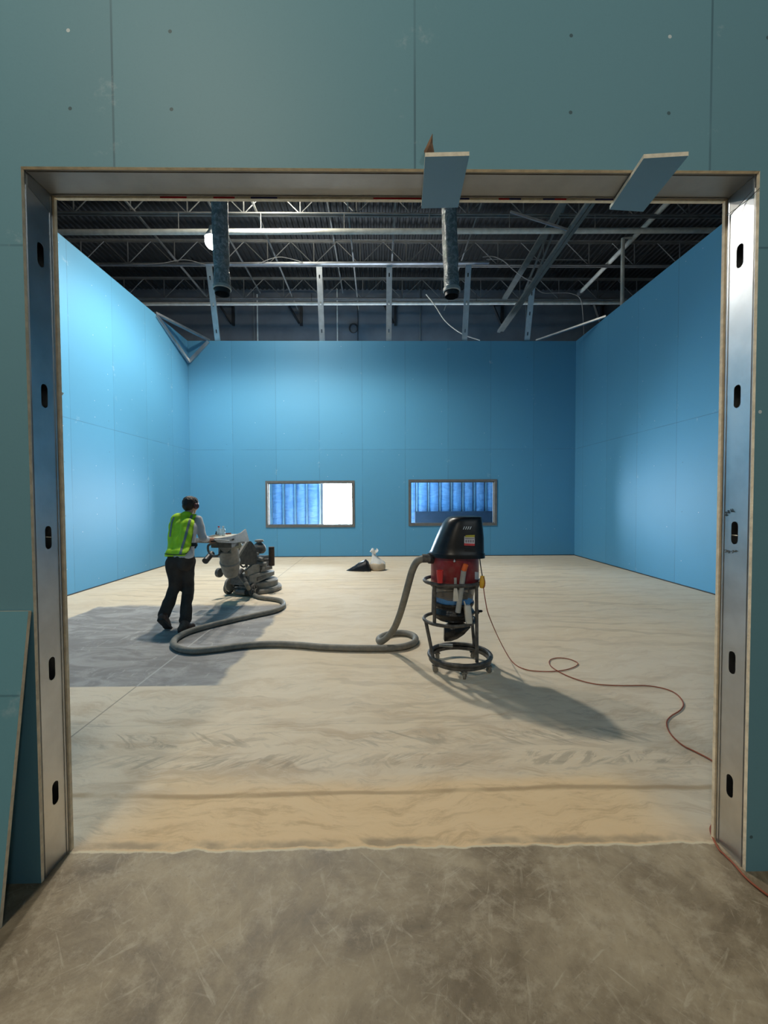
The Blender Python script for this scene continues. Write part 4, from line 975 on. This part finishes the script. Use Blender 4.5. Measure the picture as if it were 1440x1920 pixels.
# engine
ec = gp(.06, .45, 0)
b = MB(); b.box(gp(.06, .45, .50), (.24, .3, .24), R4, (.85, .85)); b.box(gp(.08, .42, .40), (.3, .34, .06), R4)
for k in range(6): b.box(gp(.13, .32, .46+.028*k), (.17, .12, .012), R4)
b.build('engine_block', MT['engine'], gri, smooth=20)
b = MB(); b.cyl(gp(.12, .3, .60), gp(.24, .3, .58), .035, n=14); b.cyl(gp(.16, .28, .5), gp(.3, .32, .5), .04, n=14); b.box(gp(.1, .27, .68), (.12, .06, .05), R4); b.box(gp(.2, .3, .43), (.1, .08, .05), R4)
b.build('carburettor', MT['dusty'], gri, smooth=30)
fc = gv(*cp5(980, 345), .42)
MB().lathe([(.08, -.09), (.115, -.05), (.12, 0), (.10, .05), (.07, .085), (.045, .1)], fc, 26).build('air_filter', MT['dusty_dark'], gri)
MB().lathe([(.035, .095), (.045, .11), (.075, .118), (.08, .13), (.075, .15), (.04, .158)], fc, 26).build('filter_cap', MT['dusty'], gri)
mt = gv(*cp5(1145, 325), .36); mb = gv(*cp5(1145, 580), .36)
MB().lathe([(.045, 0), (.05, .006), (.05, (mt.z-mb.z)-.006), (.045, mt.z-mb.z)], (mt.x, mt.y, mb.z), 24).build('muffler', MT['rust'], gri)
b = MB(); b.tube([gp(.18, .36, .56), gv(*cp5(1080, 500), .36), gv(*cp5(1110, 500), .36)], .022, 10, sub=4); b.build('exhaust_pipe', MT['engine'], gri)
b = MB(); b.tube([gv(*cp5(745, 645), -.1), gv(*cp5(712, 680), -.2), gv(*cp5(735, 725), -.24), gv(*cp5(758, 755), -.24)], .042, 14, sub=5); b.build('hose_port', MT['dusty_dark'], gri)
b = MB(); b.tube([gv(*cp5(640, 470), -.2), gv(*cp5(720, 560), -.1), gv(*cp5(770, 600), 0), gv(*cp5(830, 540), .1)], .014, 8, sub=5); b.build('fuel_line', MT['dark'], gri)
# things on the tray
def bottle(px, v, lab, cap, capn):
    d = ray(px, 998); u_ = 0
    t_ = ((GO+gf*v-CAM).dot(gf))/d.dot(gf); c_ = CAM+d*t_; c_.z = tz0+.022
    t = thing('water_bottle', lab, 'bottle', c_, 0, 'water bottles on the tray')
    MB().lathe([(.027, 0), (.031, .006), (.031, .045), (.028, .05), (.031, .055), (.031, .09), (.024, .11), (.013, .125), (.013, .13)], c_, 22).build('body', MT['water'], t)
    MB().cyl(c_+V((0, 0, .128)), c_+V((0, 0, .146)), .0155, n=16).build('cap', MT[cap], t, label=capn)
bottle(410.5, -.72, 'clear water bottle with a red cap on the grinder tray', 'red_cap', 'red cap')
bottle(418.5, -.68, 'clear water bottle with a white cap on the grinder tray', 'white_cap', 'white cap')
def ontray(px, py): return gr(px, py, tz0+.023)
p = ontray(407, 1002); b = MB(); b.box(p+V((0, 0, .012)), (.05, .025, .024), R4); b.cyl(p+V((-.012, 0, .02)), p+V((-.012, 0, .05)), .009, n=10)
tag(b.build('hand_tool', MT['rust'], smooth=20), 'small dark hand tool lying beside the bottles on the tray', 'tool')
p = ontray(427, 1002); b = MB(); b.bar(p+V((-.06, 0, .012)), p+V((.05, .02, .012)), .02, .018); b.bar(p+V((0, -.03, .012)), p+V((.02, .05, .012)), .02, .018)
tag(b.build('clamp_tool', simple('dull red tool', (.22, .06, .03), .6), smooth=0), 'dull red tool lying in the middle of the tray', 'tool')

# ------------------------------------------------------------------ hose
hz = .036
fl = [(742, 1214.5), (680, 1215.5), (610, 1213.5), (560, 1209.5), (510, 1207.5), (455, 1210.5), (405, 1217), (365, 1220.5), (338, 1217), (325.5, 1208), (330, 1197), (352, 1185), (385, 1175), (430, 1164), (480, 1153), (515, 1145), (531, 1136), (528, 1127), (510, 1123), (493, 1121), (479, 1117), (470.5, 1110)]
h0 = V((xc-RC-.02, hy-.055, pt.z))
pts = [h0, at(794, 1047.5, hy-.05), at(782, 1053, hy-.03), at(773, 1070, hy+.0), at(765, 1098, hy+.05), at(757, 1128, hy+.12), at(748, 1157, hy+.25), at(738, 1180, hy+.38), at(725, 1196, hy+.47)]
pts += [gr(713, 1203, .06), gr(711, 1197, .05), gr(725, 1190, hz), gr(748, 1186.5, hz), gr(768, 1189, hz), gr(779, 1196, hz), gr(773, 1207, hz)]
pts += [gr(x, y, hz) for x, y in fl]
e0 = gv(*cp5(750, 742), -.24)
pts += [gv(464.5, 1100, -.23), gv(459.5, 1090, -.24), e0]
t = thing('vacuum_hose', 'long grey vacuum hose snaking over the floor from the extractor to the grinder', 'hose', gr(560, 1209))
MB().tube(pts, .035, 16, sub=8).build('hose', MT['hose'], t)
MB().tube([h0+V((.02, 0, 0)), h0+V((-.07, .002, 0))], .041, 18, sub=1).build('hose_cuff', MT['rubber'], t)
d = (pts[-2]-e0).normalized(); MB().tube([e0, e0+d*.1], .043, 18, sub=1).build('hose_cuff', MT['dusty_dark'], t)

# ------------------------------------------------------------------ bags at the back
def bag_organic(name, mat, caps, label, cat, parent=None, vox=.012, rough=.012, rs=14, it=3):
    b = MB()
    for p, q, r1, r2 in caps: cap(b, p, q, r1, r2)
    o = b.build(name, mat, parent)
    return remesh(o, vox, it, .5, rough, rs)
def cap(b, p, q, r1, r2, n=16):
    p, q = V(p), V(q)
    b.sphere(p, r1, n, 10); b.sphere(q, r2, n, 10)
    if (p-q).length > 1e-4: b.cyl(p, q, r1, r2, n)
YK = gr(700, 1071).y+.14
sxp = YK/F
def bk(px, py, dy=0): return at(px, py, YK+dy)
o = MB()
rg = []
for s, (l, top) in enumerate(((650, 1069.3), (655, 1066.5), (664, 1061), (673, 1055), (682, 1050), (686, 1049), (691, 1054), (695, 1064))):
    zt = bk(l, top).z; x = bk(l, 1069).x; w = .03+.15*math.sin(min(1, s/5)*PI*.55)
    rg.append([V((x+.006*mnoise.noise(V((s*1.3, k*.9, 0))), YK-.02+w*math.cos(PI*k/14)*-1*(1+.16*mnoise.noise(V((s*.9, k*.8, 3)))), .004+zt*max(0, math.sin(PI*k/14))**.8*(1+.14*mnoise.noise(V((s*1.1, k*.9, 7)))))) for k in range(15)])
o.loft(rg, cap=True, closed=True)
tag(o.build('trash_bag', MT['bag'], smooth=80), 'flat black plastic trash bag lying against the clear bag near the end wall', 'bag')
t = thing('dust_bag', 'knotted clear plastic bag half full of tan dust near the end wall', 'bag', gr(708, 1071))
b = MB(); cx = bk(708, 1065).x; R_ = 14.8*sxp
rr = []
for z, r in ((.004, .8), (.02, .96), (.06, 1.0), (.11, 1.0), (.15, .98), (.175, .86)):
    rr.append([V((cx+math.cos(a)*R_*r*(1+.03*mnoise.noise(V((math.cos(a)*2, math.sin(a)*2, z*12)))), YK+math.sin(a)*R_*.85*r, z*(1+.06*mnoise.noise(V((math.cos(a)*2, math.sin(a)*2, 5)))))) for a in [2*PI*k/32 for k in range(32)]])
b.loft(rr); b.build('dust_fill', MT['dust_bag'], t, smooth=60)
b = MB(); rr = []
nk = bk(701, 1040)
for z, r, f_ in ((.15, .99, 0), (.19, .86, .1), (.24, .62, .3), (.29, .42, .6), (nk.z, .23, 1), (nk.z+.03, .2, 1), (nk.z+.065, .34, 1), (nk.z+.10, .42, 1.1), (nk.z+.125, .25, 1.0)):
    ring_ = []
    for k in range(32):
        a = 2*PI*k/32; fl_ = 1+(.16*math.sin(5*a+z*9) if f_ > .05 else 0)+(.5*max(0, math.cos(a)) if z > nk.z+.05 else 0)
        ring_.append(V((cx*(1-f_)+nk.x*f_+math.cos(a)*R_*r*fl_, YK+math.sin(a)*R_*.8*r*fl_, z+(.03*math.sin(3*a+1) if z > nk.z+.09 else 0))))
    rr.append(ring_)
b.loft(rr, cap=False); b.build('bag_neck', MT['clear_bag'], t, smooth=80)

# ------------------------------------------------------------------ person
per = thing('person', 'person in a yellow safety vest and dark trousers pushing the grinder', 'person', gr(335, 1180))
c8 = lambda x, y, Y: at(280+x/6.62, 910+y/6.62, Y)
hip_c = c8(388, 935, 5.42)
hL, hR = c8(318, 955, 5.40), c8(462, 955, 5.46)
kL, kR = c8(318, 1268, 5.42), c8(482, 1262, 5.52)
aL, aR = c8(182, 1600, 5.22), c8(446, 1665, 5.27)
wst = c8(400, 850, 5.44)
chest = c8(425, 560, 5.62)
shL, shR = c8(322, 425, 5.66), c8(600, 430, 5.70)
nk0, nk1 = c8(468, 370, 5.70), c8(500, 310, 5.74)
hd_ = c8(510, 250, 5.76)
elR = c8(668, 655, 5.66); wrR = c8(758, 695, 5.84)
hfw = gf
shA = shL+side*.05 if False else shL+V((.05, .02, -.01)); elL = shL+V((-.03, .20, -.24)); haL = HLp+V((0, -.02, .012)); wrL = haL-gf*.085+V((0, 0, .02))
haR = HR+V((0, -.005, .012))
wrR = haR-gf*.09+V((-.01, 0, .02))
def fingers(b, hand, wrist, grip, s):
    # palm lies over the bar, four fingers wrap round it, thumb closes from below
    d = gf; ax = gright
    cap(b, wrist, hand-d*.01+V((0, 0, .018)), .026, .024)
    for k in (-1, 0, 1): cap(b, wrist+ax*.012*k, grip+ax*.024*k-d*.012+V((0, 0, .022)), .018, .016)
    for k, L in ((-1.5, .9), (-.5, 1.05), (.5, 1.0), (1.5, .8)):
        o_ = ax*.019*k
        p0 = grip+o_-d*.005+V((0, 0, .026)); p1 = grip+o_+d*.024*L+V((0, 0, .016)); p2 = grip+o_+d*.024*L+V((0, 0, -.014)); p3 = grip+o_+d*.004+V((0, 0, -.026))
        cap(b, p0, p1, .0088, .0085, 10); cap(b, p1, p2, .0085, .008, 10); cap(b, p2, p3, .008, .007, 10)
    t0 = wrist.lerp(grip, .5)-ax*.026*s+V((0, 0, .004)); t1 = grip-ax*.034*s-d*.022+V((0, 0, -.008)); t2 = grip-ax*.016*s-d*.012+V((0, 0, -.026))
    cap(b, t0, t1, .0115, .010, 10); cap(b, t1, t2, .010, .008, 10)
b = MB()
# head with face turned away towards the machine
side = V((math.cos(GH), -math.sin(GH), 0))
fw = (gf+V((0, 0, -.25))).normalized(); upv = side.cross(fw)
def hp(r_, f_, u_): return hd_+side*r_+fw*f_+upv*u_
cap(b, hp(0, -.022, .028), hp(0, .028, .03), .086, .083); cap(b, hp(0, .03, -.02), hp(0, .05, -.07), .068, .047)
for s in (-1, 1): cap(b, hp(.03*s, -.02, .02), hp(.028*s, .03, -.015), .062, .052); cap(b, hp(.078*s, .0, .0), hp(.08*s, .004, -.03), .014, .011)
cap(b, hp(0, .098, .012), hp(0, .118, -.022), .011, .015); cap(b, hp(-.022, .084, -.056), hp(.022, .084, -.056), .009, .009)
cap(b, hp(-.03, .088, .03), hp(.03, .088, .03), .013, .013)
cap(b, nk0-V((0, 0, .05)), nk1, .058, .054)
cap(b, shL, shR, .045, .045); cap(b, chest-side*.07, chest+side*.07, .09, .09); cap(b, chest, wst, .08, .09); cap(b, wst, hip_c, .09, .09)
cap(b, nk0, chest, .05, .08); cap(b, hL, hR, .07, .07)
for s_, e_, w_, hnd, sg in ((shL, elL, wrL, haL, -1), (shR, elR, wrR, haR, 1)):
    cap(b, s_, e_, .042, .034); cap(b, e_, w_, .034, .025)
    fingers(b, hnd, w_, (HLp if sg < 0 else HR), sg)
for h_, k_, a_ in ((hL, kL, aL), (hR, kR, aR)):
    cap(b, h_, k_, .065, .047); cap(b, k_, a_, .045, .033)
toeL = gr(280+240/6.62, 910+1748/6.62, .03); heelL = c8(150, 1655, 5.10)
heelR = gr(280+392/6.62, 910+1795/6.62, .03); toeR = gr(280+545/6.62, 910+1752/6.62, .03)
for a_, h_, t_ in ((aL, heelL, toeL), (aR, heelR, toeR)):
    cap(b, a_, h_.lerp(t_, .35)+V((0, 0, .02)), .03, .03); cap(b, h_.lerp(t_, .1)+V((0, 0, .012)), t_, .026, .022)
body = remesh(b.build('body', MT['skin'], per), .0055, 4, .5)
# hair
b = MB(); cap(b, hp(0, -.028, .035), hp(0, .015, .045), .09, .086); cap(b, hp(0, -.05, -.01), hp(0, -.045, -.04), .068, .052)
for s in (-1, 1): cap(b, hp(.035*s, -.03, .02), hp(.03*s, -.035, -.03), .06, .045)
remesh(b.build('hair', MT['hair'], per), .008, 2, .5, .006, 60)
# ear defenders
b = MB(); b.tube([hp(math.sin(a)*.1, -.035, .012+math.cos(a)*.045-.03) for a in [PI*.5*k/5 for k in range(-5, 6)]], .007, 8, sub=3)
em = b.build('ear_defenders', MT['dark'], per)
for s in (-1, 1): MB().lathe([(.03, -.004), (.04, .0), (.042, .022), (.03, .036)], hp(.082*s, .005, -.008), 20, axis=side*s).build('ear_cup', MT['muff'], em)
# shirt
def arm(b, s_, e_, w_):
    cap(b, s_, s_.lerp(e_, .5), .066, .062); cap(b, s_.lerp(e_, .5), e_, .060, .053); cap(b, e_, e_.lerp(w_, .55), .052, .046); cap(b, e_.lerp(w_, .55), w_.lerp(e_, .12), .045, .036)
b = MB()
for k in (-1, 0, 1):
    cap(b, chest+side*.095*k+V((0, 0, .03)), wst+side*.075*k, .098, .096)
    cap(b, wst+side*.08*k, hip_c+side*.085*k+V((0, 0, .075)), .096, .100)
cap(b, shA, shR, .066, .066); cap(b, shA-V((0, 0, .03)), chest, .07, .1); cap(b, shR-V((0, 0, .03)), chest, .07, .1)
cap(b, nk0-V((0, 0, .03)), chest+V((0, 0, .06)), .062, .075)
arm(b, shA, elL, wrL); arm(b, shR, elR, wrR)
remesh(b.build('shirt', MT['shirt'], per), .009, 6, .5, .009, 13)
# trousers
b = MB()
for k in (-1, 0, 1): cap(b, hip_c+side*.075*k+V((0, 0, .045)), hip_c+side*.075*k-V((0, 0, .02)), .102, .104)
for h_, k_, a_, w0 in ((hL, kL, aL, 1.), (hR, kR, aR, 1.)):
    m = h_.lerp(k_, .5)
    cap(b, h_, m, .105, .088); cap(b, m, k_, .088, .074); m2 = k_.lerp(a_, .45); cap(b, k_, m2, .075, .072); cap(b, m2, a_, .072, .068)
cap(b, hL, hR, .098, .098)
remesh(b.build('trousers', MT['trousers'], per), .011, 4, .5, .020, 11, 4.)
# boots
for a_, h_, t_ in ((aL, heelL, toeL), (aR, heelR, toeR)):
    b = MB(); dirn = (t_-h_).normalized()
    cap(b, a_-V((0, 0, .01)), h_.lerp(t_, .2)+V((0, 0, .035)), .055, .052); cap(b, h_+V((0, 0, .012)), t_-dirn*.01+V((0, 0, .008)), .042, .036); cap(b, h_.lerp(t_, .35)+V((0, 0, .045)), t_-dirn*.06+V((0, 0, .02)), .048, .040)
    bo = remesh(b.build('boot', MT['boot'], per), .008, 3, .5)
    b = MB(); sd_ = dirn.cross(V((0, 0, 1))).normalized(); nu_ = sd_.cross(dirn).normalized()
    rg = []
    for s_, w in ((-.04, .026), (-.02, .038), (.06, .04), (.14, .038), (.2, .046), (.25, .044), (.285, .032), (.3, .014)):
        k_ = (t_-h_).length/.235
        c_ = h_+dirn*(s_*k_)-nu_*.03*1.0
        rg.append([c_+sd_*w+nu_*.018, c_-sd_*w+nu_*.018, c_-sd_*w-nu_*.004, c_+sd_*w-nu_*.004])
    b.loft(rg); b.build('sole', MT['sole'], bo, smooth=40)
# vest
b = MB()
for k in (-1, 0, 1):
    cap(b, chest+side*.088*k+V((0, -.004, .05)), wst+side*.085*k+V((0, -.006, 0)), .112, .112)
    cap(b, wst+side*.085*k+V((0, -.006, 0)), hip_c+side*.095*k+V((0, -.006, .075)), .112, .116)
cap(b, nk0+V((0, -.012, -.03)), chest+V((0, -.01, 0)), .086, .118); cap(b, shL+side*.035+V((0, 0, .0)), shR-side*.03+V((0, 0, .0)), .082, .080); cap(b, shL+side*.05-V((0, 0, .05)), chest, .09, .112); cap(b, shR-side*.07-V((0, 0, .05)), chest, .09, .112)
vest = remesh(b.build('safety_vest', MT['vest'], per), .009, 5, .5, .012, 12, 9.)
# trim the vest to its outline: neck hole and straight hem
bm = bmesh.new(); bm.from_mesh(vest.data)
wi = WM['person'].inverted()
hem0 = wi @ c8(380, 872, 5.4); nkp = wi @ (nk0+V((0, .02, .07)))
bmesh.ops.bisect_plane(bm, geom=bm.verts[:]+bm.edges[:]+bm.faces[:], plane_co=hem0, plane_no=V((.03, 0, -1)), clear_outer=True)
bmesh.ops.delete(bm, geom=[v for v in bm.verts if (v.co-nkp).length < .05], context='VERTS')
edge = [(300, 610), (375, 584), (430, 566), (560, 549), (740, 524), (800, 506), (840, 480), (880, 440)]
def vx(y):
    for (y0, x0), (y1, x1) in zip(edge, edge[1:]):
        if y <= y1: return x0+(x1-x0)*(y-y0)/(y1-y0)
    return 300
def c8of(p):
    q = CR @ (WM['person'] @ p - CAM); return ((720+F*q.x/q.z-280)*6.62, (960+F*q.y/q.z-910)*6.62)
kill = []
for v in bm.verts:
    x, y = c8of(v.co)
    if x > vx(y): kill.append(v)
bmesh.ops.delete(bm, geom=kill, context='VERTS')
bm.to_mesh(vest.data); bm.free()
vb = BVHTree.FromPolygons([WM['person'] @ v.co for v in vest.data.vertices], [tuple(p.vertices) for p in vest.data.polygons])
def ribbon(name, pts, w, mat, lift=.005, n=24):
    P = smooth_path([V((x, y, 0)) for x, y in pts], max(2, n//(len(pts)-1)), False)
    L_, R_2, keep = [], [], 0
    rows = []
    for i, p in enumerate(P):
        d = (P[min(i+1, len(P)-1)]-P[max(i-1, 0)]).normalized(); nn = V((-d.y, d.x, 0))
        row = []
        for s in (-1, 0, 1):
            a = p+nn*s*w/2; h = on(vb, 280+a.x/6.62, 910+a.y/6.62, lift)
            row.append(h)
        if all(q is not None for q in row): rows.append(row)
    if len(rows) < 2: print('RIBBON MISS', name); return
    MB().loft(rows, cap=False, closed=False).build(name, mat, vest, fix=False)
ribbon('reflective_stripe', [(530, 372), (505, 430), (470, 560), (435, 690), (405, 780), (385, 858)], 30, MT['reflect'])
ribbon('reflective_stripe', [(312, 398), (285, 450), (270, 540), (258, 640)], 20, MT['reflect'])
ribbon('binding', [(195, 850), (260, 860), (350, 860), (440, 854), (482, 822), (516, 740), (543, 560), (566, 400)], 9, MT['vest_trim'], .006, 60)
b = MB(); b.box(c8(555, 735, 5.42), (.075, .03, .045)); b.box(c8(580, 755, 5.40), (.02, .01, .06), M.Rotation(.5, 3, 'Y'))
b.build('radio_pouch', MT['vest_trim'], per, smooth=0)

# ------------------------------------------------------------------ light
def light(name, kind, loc, energy, col, **kw):
    l = bpy.data.lights.new(name, kind); l.energy = energy; l.color = col
    for k, v in kw.items(): setattr(l, k, v)
    o = bpy.data.objects.new(name, l); COL.objects.link(o); o.location = loc; return o
light('lamp_light', 'SPOT', LP+V((0, 0, -.13)), 520, (1.0, .95, .86), shadow_soft_size=.16, spot_size=math.radians(164), spot_blend=.55)
light('lamp_light', 'POINT', LP2+V((0, 0, -.22)), 270, (1.0, .93, .76), shadow_soft_size=.16)
light('lamp_light', 'SPOT', LP2+V((0, 0, -.23)), 1050, (1.0, .95, .84), shadow_soft_size=.16, spot_size=math.radians(142), spot_blend=.7)
# daylight outside the opening in the far wall
w = bpy.data.worlds.new('daylight'); SC.world = w; w.use_nodes = True
w.node_tree.nodes['Background'].inputs[0].default_value = (.80, .90, 1.0, 1); w.node_tree.nodes['Background'].inputs[1].default_value = 40.
po = light('daylight_portal', 'AREA', ((D0+D1)/2, YF+.19, DH/2), 1, (1, 1, 1), shape='RECTANGLE', size=D1-D0, size_y=DH)
po.rotation_euler = (-PI/2, 0, 0); po.data.cycles.is_portal = True
# hall lamps behind the camera
light('hall_lamp', 'POINT', (-1.9, -2.4, 6.2), 430, (1.0, .90, .72), shadow_soft_size=.35)
light('hall_lamp', 'POINT', (3.4, -4.5, 6.4), 170, (.86, .95, .95), shadow_soft_size=.35)

SC.view_settings.view_transform = 'Standard'; SC.view_settings.look = 'None'; SC.view_settings.gamma = 1
SC.view_settings.exposure = 0.2; SC.view_settings.use_curve_mapping = False
SC.cycles.use_denoising = True
SC.cycles.max_bounces = 12; SC.cycles.diffuse_bounces = 8
SC.cycles.sample_clamp_indirect = 8.0
